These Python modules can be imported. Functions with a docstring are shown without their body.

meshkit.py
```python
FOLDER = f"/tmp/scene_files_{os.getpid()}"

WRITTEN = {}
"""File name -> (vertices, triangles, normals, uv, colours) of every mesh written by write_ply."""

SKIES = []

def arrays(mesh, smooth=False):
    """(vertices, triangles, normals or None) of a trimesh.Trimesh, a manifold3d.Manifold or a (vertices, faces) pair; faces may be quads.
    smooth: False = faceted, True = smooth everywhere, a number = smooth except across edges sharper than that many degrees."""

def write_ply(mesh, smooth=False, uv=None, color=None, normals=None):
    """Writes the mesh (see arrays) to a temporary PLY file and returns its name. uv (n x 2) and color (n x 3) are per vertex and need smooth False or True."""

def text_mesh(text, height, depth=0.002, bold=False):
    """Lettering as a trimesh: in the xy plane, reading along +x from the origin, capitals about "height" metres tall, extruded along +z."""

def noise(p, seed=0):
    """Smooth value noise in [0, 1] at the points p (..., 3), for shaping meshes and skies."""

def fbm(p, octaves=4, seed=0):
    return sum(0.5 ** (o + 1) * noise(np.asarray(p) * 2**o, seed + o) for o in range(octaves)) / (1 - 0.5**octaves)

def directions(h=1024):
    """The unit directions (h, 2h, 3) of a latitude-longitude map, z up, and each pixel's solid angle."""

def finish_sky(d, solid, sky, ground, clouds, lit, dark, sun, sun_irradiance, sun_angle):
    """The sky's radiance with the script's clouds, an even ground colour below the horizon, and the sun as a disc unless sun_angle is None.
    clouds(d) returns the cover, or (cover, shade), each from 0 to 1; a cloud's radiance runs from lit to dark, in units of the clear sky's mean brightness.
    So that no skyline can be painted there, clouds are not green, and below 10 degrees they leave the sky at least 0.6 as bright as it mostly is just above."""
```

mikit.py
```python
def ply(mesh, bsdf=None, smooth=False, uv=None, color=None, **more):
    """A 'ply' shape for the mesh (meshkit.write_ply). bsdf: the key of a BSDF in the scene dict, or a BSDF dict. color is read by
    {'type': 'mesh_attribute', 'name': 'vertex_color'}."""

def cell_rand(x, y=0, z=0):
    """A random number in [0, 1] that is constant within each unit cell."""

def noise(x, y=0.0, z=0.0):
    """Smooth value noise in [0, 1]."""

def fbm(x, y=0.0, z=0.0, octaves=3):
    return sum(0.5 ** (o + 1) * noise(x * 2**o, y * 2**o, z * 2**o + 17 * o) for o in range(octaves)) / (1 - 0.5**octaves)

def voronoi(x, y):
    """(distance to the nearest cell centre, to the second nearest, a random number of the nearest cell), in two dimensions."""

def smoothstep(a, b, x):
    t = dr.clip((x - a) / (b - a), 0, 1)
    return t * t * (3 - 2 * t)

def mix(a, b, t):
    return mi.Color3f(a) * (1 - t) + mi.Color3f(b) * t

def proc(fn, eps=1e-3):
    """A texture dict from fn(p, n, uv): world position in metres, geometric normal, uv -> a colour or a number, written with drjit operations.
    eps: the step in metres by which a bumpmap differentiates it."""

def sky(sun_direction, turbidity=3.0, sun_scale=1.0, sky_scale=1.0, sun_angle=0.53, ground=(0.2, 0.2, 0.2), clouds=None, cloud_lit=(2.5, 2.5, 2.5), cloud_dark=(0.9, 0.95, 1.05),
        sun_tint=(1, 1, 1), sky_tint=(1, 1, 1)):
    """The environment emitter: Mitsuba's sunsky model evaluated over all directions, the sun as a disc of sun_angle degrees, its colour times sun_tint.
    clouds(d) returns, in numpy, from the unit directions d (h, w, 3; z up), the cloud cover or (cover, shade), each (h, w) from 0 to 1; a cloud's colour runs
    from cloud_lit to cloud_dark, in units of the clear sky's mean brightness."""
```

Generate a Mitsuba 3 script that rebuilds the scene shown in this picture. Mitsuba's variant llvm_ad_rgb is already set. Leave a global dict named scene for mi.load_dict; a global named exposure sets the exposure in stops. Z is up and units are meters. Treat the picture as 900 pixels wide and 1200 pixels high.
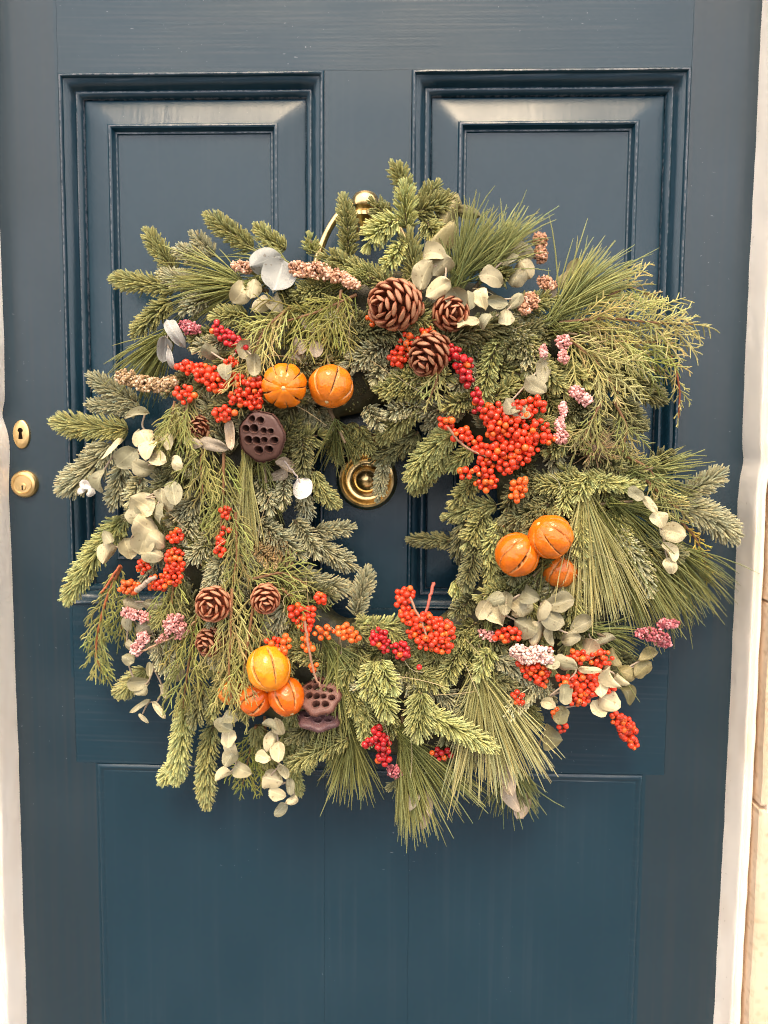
import math, numpy as np, trimesh, drjit as dr, mitsuba as mi, mikit, meshkit
from mikit import proc, noise as pn, fbm as pf, cell_rand, smoothstep, mix

# ------------------------------------------------------------------ camera, sky, exposure
FOC, PW, PH = 901.0, 900.0, 1200.0                    # focal length in pixels of the 900 x 1200 photograph
EYE = np.array([0.0, -0.95, 1.47])
PITCH, YAW, ROLL = math.radians(4.8), math.radians(2.0), math.radians(0.42)
FWD = np.array([-math.sin(YAW) * math.cos(PITCH), math.cos(YAW) * math.cos(PITCH), -math.sin(PITCH)])
R0 = np.cross(FWD, [0, 0, 1.0]); R0 /= np.linalg.norm(R0)
U0 = np.cross(R0, FWD)
RIGHT = math.cos(ROLL) * R0 + math.sin(ROLL) * U0
UP = math.cos(ROLL) * U0 - math.sin(ROLL) * R0
exposure = 3.55
scene, labels = {}, {}
scene['type'] = 'scene'
scene['camera'] = {'type': 'perspective', 'fov': 2 * math.degrees(math.atan(PH / 2 / FOC)), 'fov_axis': 'y', 'near_clip': 0.05, 'far_clip': 500.0,
                   'to_world': mi.ScalarTransform4f().look_at(origin=EYE.tolist(), target=(EYE + FWD).tolist(), up=UP.tolist())}
scene['sky_light'] = mikit.sky((-0.04, -0.58, 0.82), turbidity=3, sun_scale=0.24, sun_angle=22, clouds=lambda d: 1.0,
                               cloud_lit=(2.6, 2.46, 2.44), sun_tint=(1, 0.93, 0.80), ground=(0.15, 0.15, 0.155))

rng = np.random.default_rng(11)
YC = np.array([0.0, -1.0, 0.0])                       # out of the door
DOWN = np.array([0, 0, -1.0])


def at(px, py, d=0.0):
    """The point d metres out from the face of the door that the photograph shows at (px, py)."""
    v = FWD + (px - PW / 2) / FOC * RIGHT - (py - PH / 2) / FOC * UP
    return EYE + v * ((-d - EYE[1]) / v[1])


MM = 0.001
NEAR = lambda d: 1 - d / 0.95                           # a pixel spans less on things nearer the camera
PX = 0.00106                                            # a pixel of the photograph on the door


def surf(px, py):
    """How far the body of the wreath stands out from the door there."""
    r = math.hypot(px - 458, py - 605)
    u = (r - 205) / 170
    return (28 + 82 * math.sqrt(max(0.0, 1 - u * u))) * MM


def numbered(key):
    if key not in scene and key not in TAKEN:
        TAKEN.add(key); return key
    k = 1
    while f'{key}_{k:03d}' in TAKEN: k += 1
    TAKEN.add(f'{key}_{k:03d}')
    return f'{key}_{k:03d}'


TAKEN = set()


def add(parent, name, mesh, bsdf, smooth=False, label=None, kind=None, uv=None, color=None):
    key = numbered(f'{parent}__{name}' if parent else name)
    scene[key] = mikit.ply(mesh, bsdf, smooth=smooth, uv=uv, color=color)
    tag(key, label, kind=kind)
    return key


def tag(key, label=None, category=None, kind=None, group=None):
    d = {k: v for k, v in dict(label=label, category=category, kind=kind, group=group).items() if v}
    if d: labels[key] = {**labels.get(key, {}), **d}


def part(parent, name, label=None):
    key = numbered(f'{parent}__{name}')
    tag(key, label)
    return key


# ------------------------------------------------------------------ materials
def two(b): return {'type': 'twosided', 'bsdf': b}


def rgb(*c): return {'type': 'rgb', 'value': list(c)}


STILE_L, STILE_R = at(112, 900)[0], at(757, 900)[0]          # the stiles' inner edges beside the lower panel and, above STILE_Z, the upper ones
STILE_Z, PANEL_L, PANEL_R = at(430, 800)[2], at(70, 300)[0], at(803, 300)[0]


def paint(vertical):
    """Old gloss paint with brush marks along the timber and a few chips."""
    kx, kz = (210.0, 4.0) if vertical else (9.0, 330.0)

    def bump(p, n, uv):
        return (0.6 if vertical else 0.5) * pf(p.x * kx + 31, p.y * 60, p.z * kz, 2) + 0.8 * pn(p.x * 24, p.y * 24, p.z * 24)

    def col(p, n, uv):
        t = pn(p.x * 9 + 3, p.y * 9, p.z * 5)
        c = mix((0.0028, 0.0225, 0.0400), (0.0046, 0.0285, 0.0490), t)
        g = pf(p.x * kx, p.y * 40, p.z * kz + 5 * p.x, 2)
        c = mix(c, (0.030, 0.044, 0.060), smoothstep(0.5, 0.85, g * 0.75 + 0.25 * t) * (0.16 if vertical else 0.36))
        if vertical:                                         # a grey reflection over the stiles, painted into their colour
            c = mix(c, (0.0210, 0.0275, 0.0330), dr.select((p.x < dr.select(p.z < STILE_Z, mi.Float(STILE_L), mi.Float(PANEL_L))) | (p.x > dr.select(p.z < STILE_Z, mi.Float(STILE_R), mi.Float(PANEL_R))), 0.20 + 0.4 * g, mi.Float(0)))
        q = pn(p.x * 330 + 7, p.y * 330, p.z * 260)
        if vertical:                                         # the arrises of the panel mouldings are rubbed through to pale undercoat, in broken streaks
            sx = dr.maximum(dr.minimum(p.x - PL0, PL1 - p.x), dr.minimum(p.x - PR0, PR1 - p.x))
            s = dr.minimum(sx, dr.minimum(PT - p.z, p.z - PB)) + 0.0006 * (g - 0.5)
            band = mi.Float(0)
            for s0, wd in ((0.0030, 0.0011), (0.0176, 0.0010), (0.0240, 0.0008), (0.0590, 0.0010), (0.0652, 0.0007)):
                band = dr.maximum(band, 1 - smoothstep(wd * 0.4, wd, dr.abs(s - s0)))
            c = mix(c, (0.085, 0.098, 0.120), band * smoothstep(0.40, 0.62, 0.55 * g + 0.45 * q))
        chip = smoothstep(0.97, 0.985, q) * smoothstep(0.58, 0.63, t)
        return mix(c, (0.18, 0.20, 0.22), chip * 0.8)

    def rough(p, n, uv):
        return 0.27 + 0.16 * pn(p.x * 14, p.y * 14, p.z * 14 + 4)
    return two({'type': 'bumpmap', 'arbitrary': proc(bump, 6e-4), 'scale': 0.00024,
                'bsdf': {'type': 'principled', 'base_color': proc(col), 'roughness': proc(rough), 'specular': 0.56}})


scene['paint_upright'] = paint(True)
scene['paint_level'] = paint(False)


def white_col(p, n, uv):
    t = pf(p.x * 30, p.y * 30, p.z * 9, 3)
    c = mix((0.86, 0.80, 0.71), (0.82, 0.74, 0.64), smoothstep(0.45, 0.8, t))
    spot = smoothstep(0.955, 0.975, pn(p.x * 190, p.y * 190, p.z * 150))
    return mix(c, (0.36, 0.27, 0.20), spot * 0.7)


scene['white_paint'] = two({'type': 'bumpmap', 'arbitrary': proc(lambda p, n, uv: pf(p.x * 70, p.y * 70, p.z * 18, 3), 8e-4), 'scale': 0.0012,
                            'bsdf': {'type': 'principled', 'base_color': proc(white_col), 'roughness': 0.4, 'specular': 0.45}})


def stone_col(p, n, uv):
    t = pf(p.x * 6, p.y * 6, p.z * 6, 4)
    c = mix((0.56, 0.42, 0.29), (0.64, 0.51, 0.38), smoothstep(0.3, 0.7, t))
    g = pf(p.x * 120, p.y * 120, p.z * 120, 2)
    c = mix(c, (0.39, 0.27, 0.165), smoothstep(0.55, 0.85, g) * 0.5)
    return mix(c, (0.66, 0.55, 0.43), smoothstep(0.62, 0.75, pf(p.x * 18 + 5, p.y * 18, p.z * 14, 2)) * 0.5)


STONE_BUMP = proc(lambda p, n, uv: pf(p.x * 180, p.y * 180, p.z * 180, 3) + 1.2 * pf(p.x * 25, p.y * 25, p.z * 25, 2), 8e-4)
scene['sandstone'] = two({'type': 'bumpmap', 'arbitrary': STONE_BUMP, 'scale': 0.0014, 'bsdf': {'type': 'principled', 'base_color': proc(stone_col), 'roughness': 0.85, 'specular': 0.3}})
scene['mortar'] = two({'type': 'diffuse', 'reflectance': proc(lambda p, n, uv: mix((0.72, 0.63, 0.51), (0.82, 0.75, 0.64), pf(p.x * 60, p.y * 60, p.z * 60, 2)))})
scene['asphalt'] = two({'type': 'diffuse', 'reflectance': proc(lambda p, n, uv: mix((0.045, 0.045, 0.046), (0.075, 0.073, 0.07), pf(p.x * 20, p.y * 20, 0, 4)))})
scene['flagstone'] = two({'type': 'diffuse', 'reflectance': proc(lambda p, n, uv: mix((0.15, 0.145, 0.14), (0.23, 0.22, 0.21), pf(p.x * 3, p.y * 3, 0, 4)))})
scene['window_glass'] = two({'type': 'principled', 'base_color': rgb(0.02, 0.025, 0.03), 'roughness': 0.05, 'specular': 0.5})


def brass(name, r, c=(0.83, 0.53, 0.17)):
    scene[name] = two({'type': 'principled', 'base_color': proc(lambda p, n, uv: mix(c, tuple(x * 0.8 for x in c), smoothstep(0.5, 0.8, pf(p.x * 120, p.y * 120, p.z * 120, 3)))),
                       'metallic': 1.0, 'roughness': proc(lambda p, n, uv: r + 0.14 * pf(p.x * 90, p.y * 90, p.z * 90, 3))})


brass('polished_brass', 0.16, (0.88, 0.64, 0.30))
brass('satin_brass', 0.28, (0.86, 0.60, 0.27))
scene['dark_slot'] = two({'type': 'diffuse', 'reflectance': rgb(0.012, 0.008, 0.006)})
VC = {'type': 'mesh_attribute', 'name': 'vertex_color'}
# needles, bark, cones, pods and dried flowers share one skin, berries and orange peel another; the colour is each piece's own
scene['dry_plant'] = two({'type': 'principled', 'base_color': VC, 'roughness': 0.48, 'specular': 0.4})
scene['fruit_skin'] = two({'type': 'bumpmap', 'arbitrary': proc(lambda p, n, uv: pn(p.x * 600, p.y * 600, p.z * 600) + pn(p.x * 170, p.y * 170, p.z * 170), 3e-4), 'scale': 0.00022,
                           'bsdf': {'type': 'principled', 'base_color': VC, 'roughness': 0.22, 'specular': 0.5}})
LEAF = dict(pale=0, grey=1, white=2, olive=3, dry=4)       # which kind of leaf: the whole part of uv / 2


def leaf_col(p, n, uv):
    k, j = dr.floor(uv.x * 0.5), dr.floor(uv.y * 0.5)
    x, y = uv.x - 2 * k, uv.y - 2 * j
    c = mi.Color3f(0.41, 0.365, 0.235)
    for i, v in ((1, (0.270, 0.240, 0.155)), (2, (0.46, 0.44, 0.42)), (3, (0.19, 0.165, 0.08)), (4, (0.29, 0.24, 0.185))):
        c = dr.select(k == i, mi.Color3f(v), c)
    t = pf(p.x * 70, p.y * 70, p.z * 70, 2)
    c = c * mi.Color3f(0.60 + 0.10 * j, 0.64 + 0.09 * j, 0.62 + 0.085 * j) * (0.84 + 0.32 * t)
    d = dr.abs(y - 0.5)
    rib = (1 - smoothstep(0.0, 0.05, d)) * 0.5 + (1 - smoothstep(0.0, 0.14, dr.abs(dr.sin((x * 7 + d * 5) * 3.14159)))) * 0.12
    c = mix(c, dr.minimum(c * 1.7, 0.8), rib)
    return mix(c, c * mi.Color3f(0.5, 0.4, 0.3), smoothstep(0.82, 0.9, pn(p.x * 330, p.y * 330, p.z * 330)) * 0.7)


scene['leaf_skin'] = two({'type': 'principled', 'base_color': proc(leaf_col), 'roughness': 0.5, 'specular': 0.35})


# ------------------------------------------------------------------ mesh helpers
def unit(v):
    v = np.asarray(v, float)
    return v / np.maximum(np.linalg.norm(v, axis=-1, keepdims=True), 1e-12)


def ring_sweep(profile, x0, x1, z0, z1, wob=0.0):
    """Mitred rectangular moulding: profile = [(inset, depth out of the door)], outer rectangle x0..x1, z0..z1 -> open sheet of rings."""
    def side(a, b):
        n = max(2, int(abs(b - a) / 0.02))
        return np.linspace(a, b, n, endpoint=False)
    V, n = [], None
    base = [(x, z0) for x in side(x0, x1)] + [(x1, z) for z in side(z0, z1)] + [(x, z1) for x in side(x1, x0)] + [(x0, z) for z in side(z1, z0)]
    base = np.array(base); cx, cz = (x0 + x1) / 2, (z0 + z1) / 2; hx, hz = (x1 - x0) / 2, (z1 - z0) / 2
    for k, (s, d) in enumerate(profile):
        x = np.clip((base[:, 0] - cx) * (hx - s) / hx, -(hx - s), hx - s) + cx
        z = np.clip((base[:, 1] - cz) * (hz - s) / hz, -(hz - s), hz - s) + cz
        p = np.stack([x, np.full_like(x, -d), z], 1)
        if wob:
            q = p * 55 + k * 7.3
            p = p + wob * (np.stack([meshkit.noise(q), meshkit.noise(q + 50), meshkit.noise(q + 90)], 1) - 0.5)
        V.append(p)
    n = len(base); F = []
    for k in range(len(profile) - 1):
        for i in range(n):
            j = (i + 1) % n
            F += [[k * n + i, k * n + j, (k + 1) * n + j], [k * n + i, (k + 1) * n + j, (k + 1) * n + i]]
    return trimesh.Trimesh(np.vstack(V), np.array(F), process=False)


def plate(x0, x1, z0, z1, d, back=0.04, edge=0.00006):
    """A board with softened front edges whose face stands at depth d."""
    m = ring_sweep([(0.0, d - back), (0.0, d - edge), (edge * 0.35, d - edge * 0.35), (edge, d)], x0, x1, z0, z1)
    return cap_ring(m)


def cap_ring(m):
    """Closes the innermost ring of a ring_sweep with a grid face."""
    v = np.array(m.vertices)
    # ring size from topology: first face's third index minus second
    k = m.faces[1][2] - m.faces[1][0]
    last = np.arange(len(v) - k, len(v))
    c = v[last].mean(0)
    V = np.vstack([v, c]); f = [[last[i], last[(i + 1) % k], len(v)] for i in range(k)]
    return trimesh.Trimesh(V, np.vstack([m.faces, f]), process=False)


def box(x0, x1, y0, y1, z0, z1):
    b = trimesh.creation.box(extents=(x1 - x0, y1 - y0, z1 - z0)); b.apply_translation(((x0 + x1) / 2, (y0 + y1) / 2, (z0 + z1) / 2)); return b


def lathe(profile, origin, axis, n=48):
    """profile: [(radius, height along axis)]"""
    axis = unit(axis); a = unit(np.cross(axis, [0.3, 0.2, 0.9])); b = np.cross(axis, a)
    t = np.linspace(0, 2 * np.pi, n, endpoint=False)
    V = np.vstack([origin + h * axis + r * (np.cos(t)[:, None] * a + np.sin(t)[:, None] * b) for r, h in profile])
    F = []
    for k in range(len(profile) - 1):
        for i in range(n):
            j = (i + 1) % n
            F += [[k * n + i, k * n + j, (k + 1) * n + j], [k * n + i, (k + 1) * n + j, (k + 1) * n + i]]
    return trimesh.Trimesh(V, np.array(F), process=False)


def tubes(P, R, C, sides=3, flat=None):
    """P (M,K,3) centre lines, R (M,K) radii, C (M,K,3) colours -> vertices, faces, colours. flat: widths of the two axes."""
    P = np.asarray(P, float); M, K, _ = P.shape
    R = np.broadcast_to(np.asarray(R, float), (M, K)); C = np.broadcast_to(np.asarray(C, float), (M, K, 3))
    T = unit(np.gradient(P, axis=1))
    ref = np.where(np.abs(T[:, :1, 1:2]) > 0.9, [[[1.0, 0, 0]]], [[[0, -1.0, 0]]])
    A = unit(np.cross(T, np.broadcast_to(ref, T.shape))); B = np.cross(T, A)
    ang = np.arange(sides) / sides * 2 * np.pi + 0.5
    fa, fb = flat or (1.0, 1.0)
    V = P[:, :, None] + R[:, :, None, None] * (fa * np.cos(ang)[None, None, :, None] * A[:, :, None] + fb * np.sin(ang)[None, None, :, None] * B[:, :, None])
    cols = np.repeat(C[:, :, None], sides, axis=2)
    f = []
    for k in range(K - 1):
        for s in range(sides):
            t = (s + 1) % sides
            f += [[k * sides + s, k * sides + t, (k + 1) * sides + t], [k * sides + s, (k + 1) * sides + t, (k + 1) * sides + s]]
    for s in range(1, sides - 1): f.append([(K - 1) * sides, (K - 1) * sides + s, (K - 1) * sides + s + 1])
    F = (np.array(f)[None] + (np.arange(M) * K * sides)[:, None, None]).reshape(-1, 3)
    return V.reshape(-1, 3), F, cols.reshape(-1, 3)


def bezier(p0, p1, p2, n):
    t = np.linspace(0, 1, n)[:, None]
    return (1 - t) ** 2 * p0 + 2 * t * (1 - t) * p1 + t * t * p2


def merge(parts):
    V, F, C, o = [], [], [], 0
    for v, f, c in parts:
        V.append(v); F.append(f + o); C.append(c); o += len(v)
    return np.vstack(V), np.vstack(F), np.vstack(C)


def put(parent, name, vfc, bsdf, smooth=False, **kw):
    v, f, c = vfc
    return add(parent, name, (v, f), bsdf, smooth=smooth, color=c, **kw)


# ------------------------------------------------------------------ street, house front
wx = lambda px, py: at(px, py)[0]
wz = lambda px, py: at(px, py)[2]
L_EDGE, R_EDGE = wx(0, 600) - 0.035, wx(868, 600) + 0.035      # the door leaf runs behind the frame
DOOR_TOP, DOOR_BOT = 2.14, 0.02


def struct(name, mesh, mat, smooth=False):
    k = add(None, name, mesh, mat, smooth); labels[k] = {'kind': 'structure'}; return k


struct('ground', box(-120, 120, -120, 40, -0.60, -0.154), 'asphalt')
struct('pavement', box(-14, 14, -2.9, -0.14, -0.30, -0.02), 'flagstone')
struct('road', box(-60, 60, -10.0, -2.91, -0.30, -0.148), 'asphalt')

FR_D = -0.003                                                   # front of the frame
ST_D = 0.060                                                    # front of the stone
lx_in = lambda z: np.interp(z, [at(33, 1200, FR_D)[2], at(20, 800, FR_D)[2], at(7, 440, FR_D)[2], at(-7, 0, FR_D)[2]],
                            [at(33, 1200, FR_D)[0], at(20, 800, FR_D)[0], at(7, 440, FR_D)[0], at(-7, 0, FR_D)[0]])
rpts = [(835, 1200), (848, 950), (856, 780), (862, 640), (868, 530), (874, 380), (881, 240), (892, 0)]
rpts = [at(x, y, FR_D) for x, y in rpts]
rx_in = lambda z: np.interp(z, [p[2] for p in rpts], [p[0] for p in rpts])


def jamb(side):
    """Beaded timber jamb, its edge uneven under many coats of paint."""
    zs = np.concatenate([np.linspace(DOOR_BOT, 0.7, 8), np.linspace(0.72, 2.10, 230), [DOOR_TOP + 0.03]])
    prof = [(-0.0004, -0.006), (0.0, 0.004), (0.0012, 0.016), (0.0022, 0.028), (0.0028, 0.0365), (0.0036, 0.0402), (0.0046, 0.041), (0.0060, 0.0385), (0.0067, 0.0365), (0.0073, 0.0375),
            (0.0079, 0.041), (0.0092, 0.0435), (0.0112, 0.045), (0.0130, 0.0445), (0.0143, 0.041), (0.0150, 0.034), (0.0153, 0.010), (0.070, 0.008)]
    edge = lx_in if side < 0 else rx_in
    zc, amp = (at(4, 486, FR_D)[2], 0.0050) if side < 0 else (at(869, 541, FR_D)[2], 0.0026)
    V = []
    for z in zs:
        x0 = edge(z) + side * (amp * math.exp(-((z - zc) / 0.014) ** 2) - 0.55 * amp * math.exp(-((z - zc + 0.045) / 0.028) ** 2)) + side * 0.0016 * (meshkit.fbm([3.1, side * 5.0, z * 13], 3) - 0.5)
        for k, (s, d) in enumerate(prof):
            w = 0.0008 * (meshkit.noise([k * 3.3, side * 2.0, z * 45]) - 0.5)
            V.append([x0 + side * s + w, -(d + w), z])
    n, F = len(prof), []
    for i in range(len(zs) - 1):
        for k in range(n - 1):
            a, b, c, d = i * n + k, i * n + k + 1, (i + 1) * n + k + 1, (i + 1) * n + k
            F += [[a, b, c], [a, c, d]]
    return trimesh.Trimesh(np.array(V), np.array(F), process=False)


tag('door_frame', 'white painted door frame with beaded edges on both sides of the dark blue door', 'door frame', 'thing')
add('door_frame', 'jamb', jamb(-1), 'white_paint', 35, label='white beaded jamb beside the brass locks')
add('door_frame', 'jamb', jamb(1), 'white_paint', 35, label='white beaded jamb beside the sandstone blocks')
add('door_frame', 'head', box(L_EDGE - 0.03, R_EDGE + 0.03, -0.045, 0.03, DOOR_TOP + 0.004, DOOR_TOP + 0.11), 'white_paint')
add('door_frame', 'sill', box(L_EDGE - 0.03, R_EDGE + 0.03, -0.12, 0.05, -0.05, DOOR_BOT - 0.006), 'flagstone')

tag('house_wall', 'warm tan sandstone house wall of large blocks with pale mortar joints beside the door frame', 'wall', 'thing')
rs = lambda z: rx_in(z) + 0.0165
ls = lambda z: lx_in(z) - 0.0165
J = [at(885, y, ST_D)[2] for y in (300, 708, 948)]               # the joints in view
zj = [0.02, 0.35, 0.68, J[2], J[1], J[0], 2.17, 2.5, 2.85]


def stone(x0, x1, z0, z1, seed):
    """A block with worn arrises."""
    e, nx, nz = 0.004, max(3, int((x1 - x0) / 0.03)), max(3, int((z1 - z0) / 0.03))
    xs, zs = np.linspace(x0, x1, nx), np.linspace(z0, z1, nz)
    xs = np.concatenate([[x0, x0 + e], xs[1:-1], [x1 - e, x1]]); zs = np.concatenate([[z0, z0 + e], zs[1:-1], [z1 - e, z1]])
    X, Z = np.meshgrid(xs, zs)
    dpt = ST_D + 0.003 * (meshkit.fbm(np.stack([X * 9, Z * 9, X * 0 + seed], -1), 3) - 0.5)
    border = (X == x0) | (X == x1) | (Z == z0) | (Z == z1)
    Y = np.where(border, -ST_D + 0.0035, -dpt)
    jit = 0.0022 * (meshkit.fbm(np.stack([X * 60, Z * 60, X * 0 + seed + 5], -1), 2) - 0.5)
    V = np.stack([X + jit, Y, Z + jit], -1).reshape(-1, 3); n = len(xs); F = []
    for i in range(len(zs) - 1):
        for k in range(n - 1):
            a = i * n + k
            F += [[a, a + 1, a + n + 1], [a, a + n + 1, a + n]]
    # returns into the joint, so that the block has sides
    loop = [k for k in range(n)] + [i * n + n - 1 for i in range(1, len(zs))] + [(len(zs) - 1) * n + k for k in range(n - 2, -1, -1)] + [i * n for i in range(len(zs) - 2, 0, -1)]
    b = len(V); V = np.vstack([V, V[loop] + [0, 0.05, 0]]); q = len(loop)
    for i in range(q):
        j = (i + 1) % q
        F += [[loop[j], loop[i], b + i], [loop[j], b + i, b + j]]
    return trimesh.Trimesh(V, np.array(F), process=False)


for i in range(len(zj) - 1):
    z0, z1 = zj[i] + 0.0022, zj[i + 1] - 0.0022
    zm = min(max((z0 + z1) / 2, 0.7), 2.1)
    w = 0.42 if i % 2 else 0.30
    add('house_wall', 'stone', stone(float(rs(zm)) + 0.001, float(rs(zm)) + w, z0, z1, i), 'sandstone', 40)
    add('house_wall', 'stone', stone(float(ls(zm)) - w, float(ls(zm)) - 0.001, z0, z1, i + 30), 'sandstone', 40)
xl, xr = float(ls(1.4)) - 0.01, float(rs(1.4)) + 0.01
ZL = 2.28
add('house_wall', 'mortar_bed', trimesh.util.concatenate([box(xr - 0.002, xr + 0.6, -ST_D + 0.0012, 0.25, 0.0, 2.85), box(xl - 0.6, xl + 0.002, -ST_D + 0.0012, 0.25, 0.0, 2.85)]), 'mortar')
add('house_wall', 'facade', trimesh.util.concatenate([box(xr + 0.4, 9, -ST_D + 0.0006, 0.3, -0.1, 8.5), box(-9, xl - 0.4, -ST_D + 0.001, 0.3, -0.1, 8.5), box(xl - 0.4, xr + 0.4, -ST_D + 0.001, 0.3, 2.86, 8.5)]), 'sandstone')
add('house_wall', 'lintel', box(xl + 0.006, xr - 0.006, -ST_D - 0.002, 0.3, ZL, 2.855), 'sandstone')

# ------------------------------------------------------------------ front door
tag('front_door', 'dark blue painted panelled front door with two raised panels above and a flush panel below', 'door', 'thing')
DX0 = L_EDGE; DX1 = R_EDGE
mean = lambda *a: sum(a) / len(a)
PL0 = mean(wx(65, 90), wx(87, 700)); PL1 = wx(380, 90)
PR0 = mean(wx(483, 90), wx(477, 600)); PR1 = mean(wx(808, 90), wx(797, 480))
PT = mean(wz(65, 86), wz(380, 82), wz(483, 81), wz(808, 80)); PB = wz(88, 708)
BT = mean(wz(90, 894), wz(775, 908)); BX0, BX1 = mean(wx(90, 900), wx(100, 1180)), mean(wx(775, 908), wx(768, 1150))
PL0, PL1, PR0, PR1, PT, PB, BT = map(float, (PL0, PL1, PR0, PR1, PT, PB, BT))
G = 0.0001
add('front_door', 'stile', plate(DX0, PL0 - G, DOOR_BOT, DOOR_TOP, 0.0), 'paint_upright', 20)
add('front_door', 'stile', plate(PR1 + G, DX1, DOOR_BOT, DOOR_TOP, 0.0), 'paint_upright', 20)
add('front_door', 'rail', plate(PL0 + G, PR1 - G, PT + G, DOOR_TOP, 0.0), 'paint_level', 20, label='wide top rail with level brush marks')
add('front_door', 'rail', plate(PL0 + G, PR1 - G, BT + 0.0002, PB - G, 0.0), 'paint_level', 20)
add('front_door', 'muntin', plate(PL1 + G, PR0 - G, PB + G, PT - G, 0.0001), 'paint_upright', 20)
add('front_door', 'rail', plate(PL0 + G, PR1 - G, DOOR_BOT, 0.24, 0.0002), 'paint_level', 20)

MOULD = [(0.0, -0.004), (0.0004, 0.0012), (0.0016, 0.0030), (0.0034, 0.0034), (0.0048, 0.0024), (0.0056, -0.0005), (0.0074, -0.0012), (0.0090, -0.0016), (0.0112, -0.0030),
         (0.0132, -0.0058), (0.0148, -0.0094), (0.0158, -0.0112), (0.0176, -0.0100), (0.0200, -0.0102), (0.0220, -0.0122), (0.0236, -0.0150), (0.0242, -0.0190)]
FIELD = [(0.0240, -0.0210), (0.0246, -0.0178), (0.0268, -0.0168), (0.0560, -0.0078), (0.0574, -0.0058), (0.0594, -0.0052), (0.0612, -0.0060), (0.0624, -0.0092), (0.0640, -0.0122), (0.0662, -0.0120), (0.0672, -0.0138), (0.0690, -0.0140)]
for x0, x1, w in ((PL0, PL1, 'on the lock side'), (PR0, PR1, 'on the hinge side')):
    pn_key = part('front_door', 'panel', f'raised upper panel {w}')
    add(pn_key, 'moulding', ring_sweep(MOULD, x0, x1, PB, PT, 0.0011), 'paint_upright', 28)
    add(pn_key, 'field', cap_ring(ring_sweep(FIELD, x0, x1, PB, PT, 0.0007)), 'paint_upright', 28)
BEAD = [(0.0, -0.004), (0.0003, -0.0002), (0.0016, -0.0007), (0.0030, 0.0003), (0.0050, 0.0010), (0.0072, 0.0004), (0.0086, -0.0007), (0.0098, -0.0006), (0.0110, -0.0003)]
mx0, mx1 = mean(wx(380, 950), wx(380, 1180)), mean(wx(477, 950), wx(480, 1180))
bp = part('front_door', 'lower_panel', 'flush lower panel edged by a thin bead')
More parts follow.
